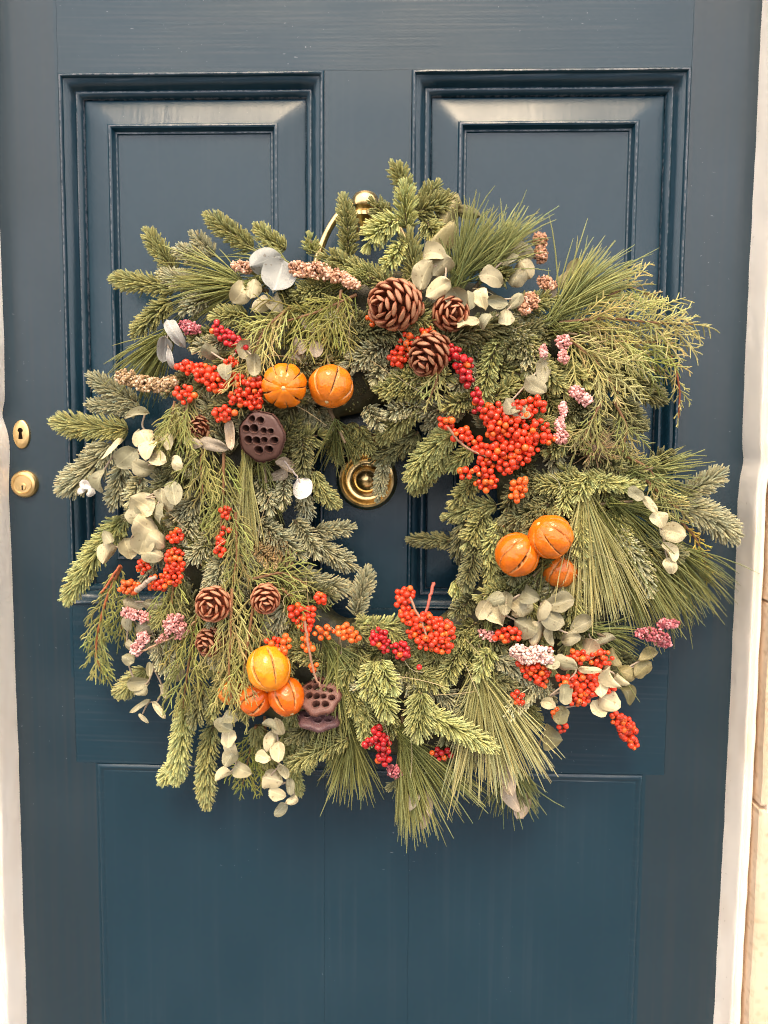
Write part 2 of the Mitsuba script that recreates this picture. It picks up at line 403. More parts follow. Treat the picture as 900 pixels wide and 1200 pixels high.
add(bp, 'bead', ring_sweep(BEAD, PL0 + 0.026, PR1 - 0.026, 0.245, BT, 0.0007), 'paint_level', 28)
add(bp, 'board', plate(PL0 + 0.0365, mx0 - 0.0001, 0.255, BT - 0.0105, -0.0002, 0.03), 'paint_upright', 20)
add(bp, 'board', plate(mx0 + 0.0001, mx1 - 0.0001, 0.255, BT - 0.0105, 0.0, 0.03), 'paint_upright', 20)
add(bp, 'board', plate(mx1 + 0.0001, PR1 - 0.0365, 0.255, BT - 0.0105, -0.0003, 0.03), 'paint_upright', 20)
add('front_door', 'stile_edge', plate(PL0 - 0.0005, PL0 + 0.0265, 0.243, BT + 0.0001, 0.0, 0.03), 'paint_upright', 20)
add('front_door', 'stile_edge', plate(PR1 - 0.0265, PR1 + 0.0005, 0.243, BT + 0.0001, 0.0, 0.03), 'paint_upright', 20)
add('front_door', 'core', box(DX0 + 0.003, DX1 - 0.003, 0.024, 0.042, DOOR_BOT + 0.002, DOOR_TOP - 0.002), 'paint_upright')

# brass: oval keyhole plate, cylinder lock, ring knocker
kp = part('front_door', 'keyhole_plate', 'oval brass keyhole plate above the round lock')
c0 = at(26, 509, 0)
m = lathe([(0.0005, 0.0042), (0.6, 0.0042), (0.86, 0.0038), (0.96, 0.0028), (1.0, 0.0012), (1.0, -0.001)], np.zeros(3), YC, 56)
v = np.array(m.vertices); v[:, 0] *= 0.0108; v[:, 2] *= 0.0180; v[:6 * 56] += c0
add(kp, 'plate', trimesh.Trimesh(v, m.faces, process=False), 'satin_brass', 30)
kh = trimesh.util.concatenate([trimesh.creation.cylinder(0.0030, 0.0008, sections=24, transform=trimesh.transformations.rotation_matrix(math.pi / 2, [1, 0, 0])),
                               trimesh.Trimesh([[-0.0012, y, -0.001] for y in (-.0004,)] + [[0.0012, -.0004, -0.001], [0.0026, -.0004, -0.0108], [-0.0026, -.0004, -0.0108]], [[0, 2, 1], [0, 3, 2]], process=False)])
kh.apply_translation(c0 + YC * 0.0046 + np.array([0, 0, 0.005]))
add(kp, 'keyhole', kh, 'dark_slot')
lk = part('front_door', 'cylinder_lock', 'round brass cylinder lock below the oval keyhole plate')
c1 = at(30, 567, 0)
add(lk, 'rose', lathe([(0.0002, 0.0075), (0.0108, 0.0075), (0.0112, 0.0068), (0.0118, 0.0074), (0.0150, 0.0066), (0.0168, 0.0042), (0.0172, 0.0), (0.0172, -0.002)], c1, YC, 56), 'satin_brass', 25)
add(lk, 'plug', lathe([(0.0001, 0.0086), (0.0040, 0.0086), (0.0046, 0.0080), (0.0046, 0.006)], c1 + np.array([0.0, 0, -0.0035]), YC, 32), 'satin_brass', 25)
add(lk, 'key_slot', box(c1[0] - 0.0007, c1[0] + 0.0007, -0.0092, -0.0084, c1[2] - 0.0072, c1[2] - 0.0016), 'dark_slot')

kn = part('front_door', 'knocker', 'polished brass ring knocker behind the wreath')
ct = at(428, 246, 0.0)
add(kn, 'mount', trimesh.util.concatenate([
    lathe([(0.024, -0.002), (0.024, 0.004), (0.021, 0.008), (0.015, 0.011), (0.0105, 0.016), (0.0095, 0.024), (0.0105, 0.030), (0.0001, 0.032)], at(428, 252, 0), YC, 40),
    lathe([(0.0001, 0.017), (0.006, 0.0165), (0.011, 0.0145), (0.0145, 0.010), (0.0155, 0.005), (0.0150, 0.001), (0.0125, -0.0015), (0.012, -0.004), (0.0150, -0.006), (0.0155, -0.010), (0.0120, -0.015), (0.008, -0.022), (0.0075, -0.030), (0.0001, -0.032)], at(428, 242, 0.040), (0, -0.15, 1), 40)]), 'polished_brass', 35)
cr = at(428, 384, 0)
tt = np.linspace(0, 2 * np.pi, 90)
ring = np.stack([cr[0] + 0.064 * np.sin(tt), np.full(90, -0.038) + 0.016 * (1 - np.cos(tt)) / 2, cr[2] + 0.138 * np.cos(tt)], 1)
v, f, c = tubes(ring[None], 0.0052 + 0.0012 * np.cos(tt - np.pi)[None], np.ones(3), 14)
add(kn, 'ring', (v, f), 'polished_brass', True)
add(kn, 'rose', lathe([(0.0001, 0.0215), (0.006, 0.0208), (0.0115, 0.0180), (0.0145, 0.0135), (0.0160, 0.0085), (0.0172, 0.0060), (0.0200, 0.0048), (0.0235, 0.0046), (0.0262, 0.0064), (0.0285, 0.0092), (0.0310, 0.0108), (0.0335, 0.0104), (0.0354, 0.0080), (0.0364, 0.0044), (0.0374, 0.0030), (0.0378, 0.0), (0.0378, -0.002)], at(430, 562, 0), YC, 72), 'polished_brass', 40)

# ------------------------------------------------------------------ the wreath: builders
W = 'wreath'
tag(W, 'large evergreen Christmas wreath with dried oranges, pine cones and red berries hanging on the door', 'wreath', 'thing')
GOLD = 2.399963


def jitter(c, n, s=0.18, k=None):
    """n colours round c: brightness and a little warmth vary from piece to piece."""
    b = 1 + s * rng.standard_normal(n)[:, None]
    w = 0.07 * rng.standard_normal(n)[:, None] * np.array([1.0, 0.1, -0.9])
    return np.clip(np.asarray(c) * np.clip(b, 0.45, 1.7) * (1 + w), 0.004, 0.9)


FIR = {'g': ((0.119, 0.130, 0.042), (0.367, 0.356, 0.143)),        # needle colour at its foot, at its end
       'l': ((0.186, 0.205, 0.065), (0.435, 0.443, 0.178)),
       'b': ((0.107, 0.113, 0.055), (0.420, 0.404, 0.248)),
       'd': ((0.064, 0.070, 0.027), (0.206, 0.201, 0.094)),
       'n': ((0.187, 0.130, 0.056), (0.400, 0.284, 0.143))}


def fir(x0, y0, x1, y1, hw=14, tone='g', d0=None, d1=None, bend=0.0, dens=5.0, flat=0.0, label=None):
    """A fir tip from its foot (x0, y0) to its end (x1, y1) in the photograph; hw half its width there; bend bows it sideways; flat combs the needles to two sides."""
    d0 = surf(x0, y0) - 0.012 if d0 is None else d0 * MM
    d1 = surf(x1, y1) + 0.006 if d1 is None else d1 * MM
    p0, p1 = at(x0, y0, d0), at(x1, y1, d1)
    ax = p1 - p0; L = float(np.linalg.norm(ax)); hw = hw * PX * (1 - 0.5 * (d0 + d1))
    p1 = p0 + ax * (1 - 0.35 * hw / L)
    side = unit(np.cross(ax, YC)); bend = bend + rng.normal(0, 0.05); mid = (p0 + p1) / 2 + side * bend * L + YC * (0.06 * L if d0 < d1 + 0.03 else 0)
    n = max(60, int(L / MM * dens * (hw / 0.0145) ** 0.3))
    t = np.sort(rng.uniform(0.0, 1.0, n)); t[-24:] = 1 - np.linspace(0.05, 0, 24) ** 1.2
    q = t[:, None]
    pos = (1 - q) ** 2 * p0 + 2 * q * (1 - q) * mid + q * q * p1
    tan = unit(2 * (1 - q) * (mid - p0) + 2 * q * (p1 - mid))
    N = unit(YC - (tan @ YC)[:, None] * tan); B = np.cross(tan, N)
    phi = np.arange(n) * GOLD + rng.normal(0, 0.35, n)
    if flat: phi = np.where(rng.random(n) < flat, np.sign(np.sin(phi)) * np.pi / 2 + rng.normal(0.0, 0.3, n), phi)
    back = np.cos(phi) < -0.35; phi = np.where(back & (rng.random(n) < 0.6), phi + np.pi, phi)
    a = np.radians(np.interp(t, [0, 0.7, 0.93, 1.0], [76, 70, 56, 14])) + rng.normal(0, 0.10, n)
    a[-24:] = np.abs(rng.normal(0, 0.42, 24))
    ln = hw / np.maximum(np.sin(np.interp(t, [0, 1], [np.radians(70), np.radians(62)])), 0.6) * rng.uniform(0.82, 1.12, n) * np.interp(t, [0, 0.06, 0.75, 1], [0.7, 1.0, 1.0, 0.72])
    dv = np.cos(a)[:, None] * tan + np.sin(a)[:, None] * (np.cos(phi)[:, None] * N + np.sin(phi)[:, None] * B)
    up = tan * 0.40 + N * 0.14 + rng.normal(0, 0.07, (n, 3))
    m1 = pos + dv * (ln * 0.5)[:, None]
    e1 = m1 + unit(dv + up) * (ln * 0.5)[:, None]
    P = np.stack([pos, m1, e1], 1)
    R = np.array([0.55, 1.0, 0.62]) * 0.00098 * rng.uniform(0.85, 1.15, n)[:, None]
    ca, cb = FIR[tone]
    tint = rng.normal(1, 0.10)
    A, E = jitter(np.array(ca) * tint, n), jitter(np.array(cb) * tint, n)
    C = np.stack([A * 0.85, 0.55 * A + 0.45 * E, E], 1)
    key = part(W, 'fir_sprig', label)
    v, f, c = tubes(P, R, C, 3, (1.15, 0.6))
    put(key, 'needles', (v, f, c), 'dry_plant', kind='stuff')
    s = np.linspace(0, 0.97, 9)[:, None]
    put(key, 'twig', tubes(((1 - s) ** 2 * p0 + 2 * s * (1 - s) * mid + s * s * p1)[None], np.linspace(0.0022, 0.0010, 9)[None], (0.11, 0.075, 0.035), 5), 'dry_plant', True)
    return key


def pine(ox, oy, tips, length=105, n=110, spread=0.22, tone=((0.15, 0.165, 0.052), (0.320, 0.325, 0.125)), d0=None, d1=None, sag=0.10, stem=26, label=None, more=1.5):
    """A tuft of long pine needles from (ox, oy) towards the points in tips."""
    d0 = surf(ox, oy) + 0.008 if d0 is None else d0 * MM
    o = at(ox, oy, d0); P, T = [], []; n = int(n * more); spread *= 0.85
    for k in range(n):
        tx, ty = tips[k % len(tips)]
        dd = (max(0.02, surf(tx, ty) * 0.75) if d1 is None else d1 * MM)
        g = at(tx, ty, dd) - o; L0 = np.linalg.norm(g)
        dv = unit(unit(g) + spread * rng.standard_normal(3) * np.array([1, 0.8, 1]))
        L = (length * PX if length else L0) * rng.uniform(0.72, 1.08)
        s0 = o + unit(g) * rng.uniform(-0.5, 1.0) * stem * PX + rng.normal(0, 0.0025, 3)
        e = s0 + dv * L + DOWN * sag * L
        m = s0 + dv * L * 0.52 + unit(g) * L * 0.06 - DOWN * sag * L * 0.12 + YC * L * 0.04 + rng.normal(0, 0.0035, 3)
        for w in (s0, e, m): w[1] = min(w[1], -0.006)
        P.append(bezier(s0, m, e, 5))
    P = np.array(P)
    A, E = jitter(tone[0], n), jitter(tone[1], n)
    w = np.linspace(0, 1, 5)[None, :, None]
    key = part(W, 'pine_tuft', label)
    put(key, 'needles', tubes(P, np.array([0.62, 0.72, 0.66, 0.56, 0.26])[None] * 0.00112, A[:, None] * (1 - w) + E[:, None] * w, 3), 'dry_plant', kind='stuff')
    g = at(*tips[0], d0) - o
    put(key, 'twig', tubes(bezier(o - unit(g) * 0.022 - YC * 0.01, o - unit(g) * 0.008 - YC * 0.006, o + unit(g) * 0.02, 6)[None], np.linspace(0.0026, 0.0016, 6)[None], (0.12, 0.085, 0.045), 5), 'dry_plant', True)


def cypress(pts, wd=34, n=34, tone=(0.255, 0.250, 0.078), stem=(0.20, 0.10, 0.045), lift=10, sag=0.25, fine=1.0, label=None, d=None):
    """A feathery cypress spray along the pixels pts, side shoots wd pixels long."""
    k3 = [at(x, y, (surf(x, y) + lift * MM) if d is None else (d if np.isscalar(d) else d[i]) * MM) for i, (x, y) in enumerate(pts)]
    k3 = np.array(k3); u = np.linspace(0, len(k3) - 1, 24)
    main = np.stack([np.interp(u, range(len(k3)), k3[:, i]) for i in range(3)], 1)
    for _ in range(3): main[1:-1] = (main[:-2] + 2 * main[1:-1] + main[2:]) / 4
    P, R, C = [], [], []
    c0 = np.array(tone)

    def shoot(s, dv, L, r, cc, lvl):
        e = s + dv * L + DOWN * sag * L * 0.5
        m = s + dv * L * 0.55 + rng.normal(0, 0.05 * L, 3)
        for w in (e, m): w[1] = min(w[1], -0.004)
        b = bezier(s, m, e, 5); P.append(b); R.append(np.array([1, 1, 0.95, 0.9, 0.5]) * r)
        tip = np.clip(cc * 1.25, 0, 0.8)
        C.append(cc + (tip - cc) * np.linspace(0, 1, 5)[:, None])
        if lvl:
            q = max(2, int(L / MM / 5.0)); sg = 1
            for i in range(q):
                t = (i + 0.7) / (q + 0.4); sg = -sg
                p = b[0] * (1 - t) ** 2 + 2 * t * (1 - t) * b[2] * 1.0 + b[-1] * t * t if False else bezier(s, m, e, 11)[int(t * 10)]
                tn = unit(e - s); sd = unit(np.cross(tn, YC + 0.5 * rng.standard_normal(3)))
                shoot(p, unit(tn * 0.85 + sg * sd * 0.75 + 0.18 * rng.standard_normal(3)), L * rng.uniform(0.26, 0.46) * (1.15 - 0.6 * t), r * 0.85, cc * rng.uniform(0.85, 1.2), lvl - 1)

    sg = 1
    for i in range(n):
        t = (i + 0.5) / n; j = t * 22; a = int(j)
        s = main[a] + (main[a + 1] - main[a]) * (j - a); tn = unit(main[a + 1] - main[a]); sg = -sg
        sd = unit(np.cross(tn, YC + 0.45 * rng.standard_normal(3)))
        L = wd * PX * rng.uniform(0.6, 1.1) * (0.55 + 0.75 * math.sin(math.pi * min(1, 0.2 + 0.75 * t))) * (1.0 if t < 0.8 else 0.8)
        shoot(s, unit(tn * 0.95 + sg * sd * 0.72 + YC * 0.10 + 0.16 * rng.standard_normal(3)), L, 0.00082 * fine, c0 * np.clip(rng.normal(1, 0.17), 0.6, 1.5) * (1 + 0.06 * rng.standard_normal(3)), 1)
    shoot(main[-2], unit(main[-1] - main[-3]), wd * PX * 0.8, 0.0009, c0, 1)
    key = part(W, 'cypress_spray', label)
    put(key, 'foliage', tubes(np.array(P), np.array(R), np.array(C), 3), 'dry_plant', kind='stuff')
    put(key, 'twig', tubes(main[None], np.linspace(0.0020, 0.0009, 24)[None], stem, 5), 'dry_plant', True)


def leaf_mesh(c, rx, ry, ang, nrm, kind, cup, curl):
    """One rounded leaf: centre c, half length rx and half width ry in pixels, its length turned ang degrees in the picture."""
    nu, nv = 11, 9
    u = np.linspace(-1, 1, nu)[:, None] * np.ones((1, nv)); w = np.linspace(-1, 1, nv)[None] * np.ones((nu, 1))
    wid = np.power(np.clip(1 - np.abs(u) ** 2.3, 0, 1), 0.55) * (1 - 0.14 * u)
    seed = rng.integers(0, 9999)
    edge = 1 + 0.34 * (meshkit.noise(np.stack([u * 1.7, np.sign(w) * 3.0, 0 * u + seed], -1)) - 0.5)
    X, Y = u * rx * PX, w * wid * edge * ry * PX
    r = max(rx, ry) * PX
    Z = cup * r * (w * wid) ** 2 + curl * r * u * u - 0.06 * r * (1 - np.abs(w)) ** 3 + 0.40 * r * (meshkit.noise(np.stack([u * 1.3, w * 1.3, 0 * u + seed], -1)) - 0.5)
    n = unit(nrm); ex = np.array([math.cos(math.radians(ang)), 0, -math.sin(math.radians(ang))]); ex = unit(ex - (ex @ n) * n); ey = np.cross(n, ex)
    V = c + X[..., None] * ex + Y[..., None] * ey + Z[..., None] * n
    V[..., 1] = np.minimum(V[..., 1], -0.004)
    F = []
    for i in range(nu - 1):
        for k in range(nv - 1):
            a = i * nv + k; F += [[a, a + 1, a + nv + 1], [a, a + nv + 1, a + nv]]
    uv = np.stack([(u + 1) / 2 * 0.98 + 0.01 + 2 * LEAF[kind], (w + 1) / 2 * 0.98 + 0.01 + 2 * int(rng.integers(0, 8))], -1).reshape(-1, 2)
    return (V.reshape(-1, 3), np.array(F)), uv, c - ex * rx * PX


def eucalyptus(kind, leaves, lift=16, stem=True, name='eucalyptus_sprig', label=None, tilt=0.42):
    """leaves: (x, y, half length, half width, angle[, kind]) in pixels, one entry each, on a common stem."""
    key = part(W, name, label); mids = []
    for i, lf in enumerate(leaves):
        x, y, rx, ry, ang = lf[:5]; kd = lf[5] if len(lf) > 5 else kind
        d = surf(x, y) + lift * MM + rng.uniform(-5, 6) * MM
        c = at(x, y, d); nrm = YC + np.array([rng.normal(0, tilt), 0, 0.28 + rng.normal(0, tilt)])
        m, uv, foot = leaf_mesh(c, rx * NEAR(d) * 1.04, ry * NEAR(d) * 1.04, ang, nrm, kd, rng.uniform(-0.9, 0.6), rng.uniform(-0.75, 0.5))
        add(key, 'leaf', m, 'leaf_skin', True, uv=uv); mids.append((foot * 0.55 + c * 0.45) - YC * 0.006)
    if stem and len(mids) > 1:
        M = np.array(mids); u = np.linspace(0, len(M) - 1, 5 * len(M))
        S = np.stack([np.interp(u, range(len(M)), M[:, i]) for i in range(3)], 1)
        for _ in range(4): S[1:-1] = (S[:-2] + 2 * S[1:-1] + S[2:]) / 4
        put(key, 'stem', tubes(S[None], 0.0011, (0.38, 0.30, 0.22), 5), 'dry_plant', True)


ICO = trimesh.creation.icosphere(subdivisions=2); ICO1 = trimesh.creation.icosphere(subdivisions=1)
RED, ORANGE, CRIM = (0.63, 0.046, 0.015), (0.66, 0.110, 0.018), (0.42, 0.014, 0.018)


def berries(blobs, tone=RED, r=4.1, lift=12, label=None, mixed=0.2, stalk=None):
    """blobs: (x, y, half width, half height, count) in pixels; the berries of one sprig."""
    pos = []
    for x, y, ax, ay, n in blobs:
        got = []; tries = 0
        while len(got) < n * 1.5 and tries < 5000:
            tries += 1
            a = rng.uniform(-1, 1, 3)
            if a @ a > 1: continue
            px, py = x + 1.14 * a[0] * ax, y + 1.14 * a[1] * ay
            p = at(px, py, surf(px, py) + lift * MM + a[2] * 0.75 * min(ax, ay) * PX)
            if all(np.linalg.norm(p - q) > 1.34 * r * PX for q in got): got.append(p)
        pos += got
    V, C, F = [], [], []
    nv = len(ICO.vertices)
    for p in pos:
        rr = r * PX * NEAR(-p[1]) * rng.uniform(0.62, 1.0)
        dirn = unit(YC + rng.normal(0, 0.7, 3)); h = ICO.vertices @ dirn
        c = np.array(tone) * np.clip(rng.normal(1, 0.2), 0.5, 1.4)
        if rng.random() < mixed * 0.7: c = np.array(ORANGE) * rng.uniform(0.8, 1.3)
        col = np.repeat(c[None], nv, 0); col[h > 0.975] = (0.05, 0.02, 0.012)
        V.append(p + ICO.vertices * rr * (1 + 0.04 * (meshkit.noise(ICO.vertices * 2 + p * 900) - 0.5)[:, None]) * np.where(h > 0.96, 0.93, 1.0)[:, None])
        C.append(col); F.append(ICO.faces + nv * (len(V) - 1))
    key = part(W, 'berry_sprig', label)
    put(key, 'berries', (np.vstack(V), np.vstack(F), np.vstack(C)), 'fruit_skin', True, kind='stuff')
    P = []
    cs = [at(b[0], b[1], surf(b[0], b[1]) + (lift - 9) * MM) for b in blobs]
    for p in pos:
        c = min(cs, key=lambda q: np.linalg.norm(q - p)); P.append(bezier(c, (c + p) / 2 + rng.normal(0, 0.002, 3), p, 4))
    put(key, 'stalks', tubes(np.array(P), 0.0006, (0.20, 0.085, 0.04), 4), 'dry_plant', True, kind='stuff')
    if stalk: stick(stalk, 0.0016, (0.30, 0.16, 0.10), key, lift=lift + 5)


def stick(pts, r=0.0014, color=(0.30, 0.17, 0.10), parent=None, lift=14, d=None):
    K = np.array([at(x, y, (surf(x, y) + lift * MM) if d is None else d * MM) for x, y in pts]); u = np.linspace(0, len(K) - 1, 5 * len(K))
    S = np.stack([np.interp(u, range(len(K)), K[:, i]) for i in range(3)], 1)
    for _ in range(3): S[1:-1] = (S[:-2] + 2 * S[1:-1] + S[2:]) / 4
    S += rng.normal(0, 0.0004, S.shape)
    put(parent or W, 'stem' if parent else 'twig', tubes(S[None], np.linspace(r, r * 0.7, len(S))[None], color, 6), 'dry_plant', True)


def flowers(blobs, tone, n=60, r=1.9, lift=14, name='flower_head', label=None, pale=0.3):
    """Heads of tiny dried flowers or seeds: (x, y, half width, half height, angle)."""
    V, C, F = [], [], []; nv = len(ICO1.vertices); P = []
    for x, y, ax, ay, ang in blobs:
        ca, sa = math.cos(math.radians(ang)), math.sin(math.radians(ang)); c0 = at(x, y, surf(x, y) + (lift - 8) * MM)
        for k in range(int(n * 2.1)):
            a = unit(rng.standard_normal(3)) * rng.uniform(0.2, 1.12) ** 0.5
            dx, dy = a[0] * ax, a[1] * ay
            px, py = x + dx * ca - dy * sa, y + dx * sa + dy * ca
            p = at(px, py, surf(x, y) + lift * MM + a[2] * min(ax, ay) * 0.8 * PX)
            c = np.array(tone) * np.clip(rng.normal(1, 0.22), 0.5, 1.5)
            if rng.random() < pale: c = np.clip(c * 1.25 + 0.16, 0, 0.8)
            st = unit(rng.standard_normal(3)); sc = r * PX * 0.62 * rng.uniform(0.55, 1.3)
            v = ICO1.vertices * sc; v = v + (v @ st)[:, None] * st * 0.7
            V.append(p + v); C.append(np.repeat(np.clip(c, 0, 0.85)[None], nv, 0)); F.append(ICO1.faces + nv * (len(V) - 1))
            if k % 3 == 0: P.append(bezier(c0, (c0 + p) / 2 - YC * -0.002, p, 3))
    key = part(W, name, label)
    put(key, 'florets', (np.vstack(V), np.vstack(F), np.vstack(C)), 'dry_plant', True, kind='stuff')
    put(key, 'stalks', tubes(np.array(P), 0.0005, (0.22, 0.13, 0.07), 3), 'dry_plant', True, kind='stuff')


def cone(x, y, r, axis, lift, ratio=1.15, n=62, wide=1.0, each=True, dark=1.0, label=None):
    """A pine cone of half width r pixels; axis points to its tip."""
    d = surf(x, y) + lift * MM; c = at(x, y, d); ax = unit(axis); R = r * PX * NEAR(d); half = R * ratio
    e1 = unit(np.cross(ax, [0.2, 0.9, 0.1])); e2 = np.cross(ax, e1)
    key = part(W, 'pine_cone', label)
    prof = [(0.0001, -0.95 * half), (0.35 * R, -0.85 * half), (0.55 * R, -0.3 * half), (0.42 * R, 0.3 * half), (0.18 * R, 0.72 * half), (0.0001, 0.85 * half)]
    m = lathe(prof, c, ax, 20); put(key, 'core', (m.vertices, m.faces, np.tile([0.110, 0.034, 0.016], (len(m.vertices), 1))), 'dry_plant', True)
    parts = []
    for i in range(n):
        h = (i + 0.5) / n
        ph = i * GOLD + rng.normal(0, 0.05)
        rad = math.cos(ph) * e1 + math.sin(ph) * e2
        prof_r = R * (math.sin(math.pi * (0.16 + 0.80 * h)) ** 0.75)
        el = np.interp(h, [0, 0.2, 0.6, 1.0], [-0.15, 0.16, 0.48, 1.15]) - 0.8 * (wide - 1)
        out = unit(math.cos(el) * rad + math.sin(el) * ax)
        z0 = (-0.80 + 1.36 * h) * half
        L = (0.74 if h < 0.8 else 0.52) * R; r_in = max(0.0, prof_r * 0.98 - L * max(0.0, math.cos(el)))
        w = R * 0.285 * wide * (0.62 + 0.55 * math.sin(math.pi * min(1, 0.15 + 0.8 * h)))
        tn = unit(np.cross(ax, rad)); upv = unit(np.cross(out, tn)); upv = upv * np.sign(upv @ ax + 1e-9)
        rings = [(0.10, 0.45, 0.10, 0), (0.55, 0.86, 0.15, 0.03), (0.84, 1.10, 0.27, 0.12), (0.98, 0.96, 0.34, 0.22), (1.07, 0.56, 0.22, 0.28)]
        vs, cs = [], []
        for s, ww, th, rise in rings:
            o = c + ax * z0 + rad * r_in + out * L * s + upv * (rise * w * 0.9)
            for k in range(8):
                q = k / 8 * 2 * np.pi
                vs.append(o + tn * (w * ww * math.cos(q)) + upv * (w * th * math.sin(q)) + out * (-0.05 * L * abs(math.cos(q)) ** 2 * (s > 0.9)))
                rim = np.array([0.27, 0.082, 0.038]); mid = np.array([0.150, 0.036, 0.016]); deep = np.array([0.110, 0.034, 0.016])
                b = deep if s < 0.5 else mid if s < 0.9 else rim
                if s > 1: b = np.array([0.38, 0.190, 0.105])
                cs.append(b * dark * (1.0 + 0.12 * rng.standard_normal()))
        f = []
        for a in range(len(rings) - 1):
            for k in range(8):
                t = (k + 1) % 8; f += [[a * 8 + k, a * 8 + t, a * 8 + 8 + t], [a * 8 + k, a * 8 + 8 + t, a * 8 + 8 + k]]
        b = (len(rings) - 1) * 8
        for k in range(1, 7): f.append([b, b + k, b + k + 1])
        piece = (np.array(vs), np.array(f), np.clip(np.array(cs), 0.004, 0.8))
        if each: put(key, 'scale', piece, 'dry_plant', True)
        else: parts.append(piece)
    if not each: put(key, 'scales', merge(parts), 'dry_plant', True, kind='stuff')


def orange(x, y, r, axis, lift, tone=(0.66, 0.215, 0.012), slits=8, ry=1.0, ph0=0.0, open_=1.0, label=None):
    """A whole dried orange slit from pole to pole; axis points to the pole that shows."""
    d = surf(x, y) + lift * MM; c = at(x, y, d); R = 1.04 * r * PX * NEAR(d); ax = unit(axis); e1 = unit(np.cross(ax, [0.3, 0.2, 0.9])); e2 = np.cross(ax, e1)
    nt, nf = 60, slits * 24
    th = np.linspace(0.0, math.pi, nt)[:, None] * np.ones((1, nf)); ph = (np.arange(nf) / nf * 2 * np.pi)[None] * np.ones((nt, 1))
    seg = ((ph - ph0) * slits / (2 * np.pi)) % 1.0; near = np.minimum(seg, 1 - seg)          # 0 on a slit, 0.5 midway
    sid = np.floor((ph - ph0) * slits / (2 * np.pi)).astype(int) % slits
    ropen = rng.uniform(0.6, 1.3, slits); nearest = np.where(seg < 0.5, sid, (sid + 1) % slits)
    length = rng.uniform(0.85, 1.1, slits)[nearest]
    belly = np.clip((np.sin(th) - 0.50 / length) / 0.30, 0, 1)
    hw = 0.058 * open_ * ropen[nearest] * belly
    hw = hw * (0.7 + 0.6 * meshkit.noise(np.stack([np.cos(th) * 4, nearest * 3.7, 0 * th + x], -1)))
    near = np.abs(near + 0.03 * (meshkit.noise(np.stack([np.cos(th) * 5, nearest * 2.1, 0 * th + y], -1)) - 0.5) * (belly > 0))
    inside = np.clip((hw - near) / 0.035, 0, 1)
    rr = 1 + 0.045 * np.sin(th) * np.sin(np.pi * np.clip(near / 0.5, 0, 1) * 0.5) - 0.03
    rr = rr * (1 + 0.035 * (meshkit.noise(np.stack([np.sin(th) * np.cos(ph) * 2.2, np.sin(th) * np.sin(ph) * 2.2, np.cos(th) * 2.2 + x], -1)) - 0.5)) - 0.20 * inside
    wr = np.stack([np.sin(th) * np.cos(ph), np.sin(th) * np.sin(ph), np.cos(th)], -1)
    rr = rr * (1 + 0.060 * (meshkit.fbm(wr * 2.4 + y, 2) - 0.5) - 0.006 * np.clip(1 - np.abs(meshkit.noise(wr * 5 + 7 + y) - 0.5) / 0.06, 0, 1) * np.sin(th))
    rr -= 0.07 * np.exp(-(th / 0.16) ** 2) + 0.05 * np.exp(-((math.pi - th) / 0.2) ** 2)
    dirs = np.sin(th)[..., None] * (np.cos(ph)[..., None] * e1 + np.sin(ph)[..., None] * e2)
    V = c + R * rr[..., None] * dirs + (R * ry * rr * np.cos(th))[..., None] * ax
    col = np.ones((nt, nf, 3)) * np.array(tone)
    blot = meshkit.fbm(np.stack([dirs[..., 0] * 4, dirs[..., 1] * 4, np.cos(th) * 4 + y], -1), 3)
    col *= (0.80 + 0.42 * blot)[..., None]
    lip = np.clip((near - hw + 0.012) / 0.012, 0, 1) * np.clip((hw + 0.035 - near) / 0.03, 0, 1) * (belly > 0.02)
    col = col + (np.array([0.74, 0.52, 0.26]) - col) * (0.85 * np.clip(inside * 2.5, 0, 1) * (inside < 0.7))[..., None]
    col = np.where((inside > 0.7)[..., None], np.array([0.12, 0.030, 0.006]), col)
    col = col + (np.array([0.80, 0.50, 0.20]) - col) * (0.35 * lip)[..., None]
    F = []
    for i in range(nt - 1):
        a = i * nf + np.arange(nf); b = i * nf + (np.arange(nf) + 1) % nf
        F.append(np.stack([a, b, b + nf], 1)); F.append(np.stack([a, b + nf, a + nf], 1))
    key = part(W, 'dried_orange', label)
    put(key, 'peel', (V.reshape(-1, 3), np.vstack(F), np.clip(col.reshape(-1, 3), 0.004, 0.9)), 'fruit_skin', True)
    m = lathe([(0.0001, 0.0015), (0.0016, 0.0011), (0.0024, 0.0003), (0.0026, -0.0012)], c + ax * R * ry * 0.905, ax, 10)
    put(key, 'stalk_scar', (m.vertices, m.faces, np.tile([0.55, 0.40, 0.20], (len(m.vertices), 1))), 'dry_plant', True)


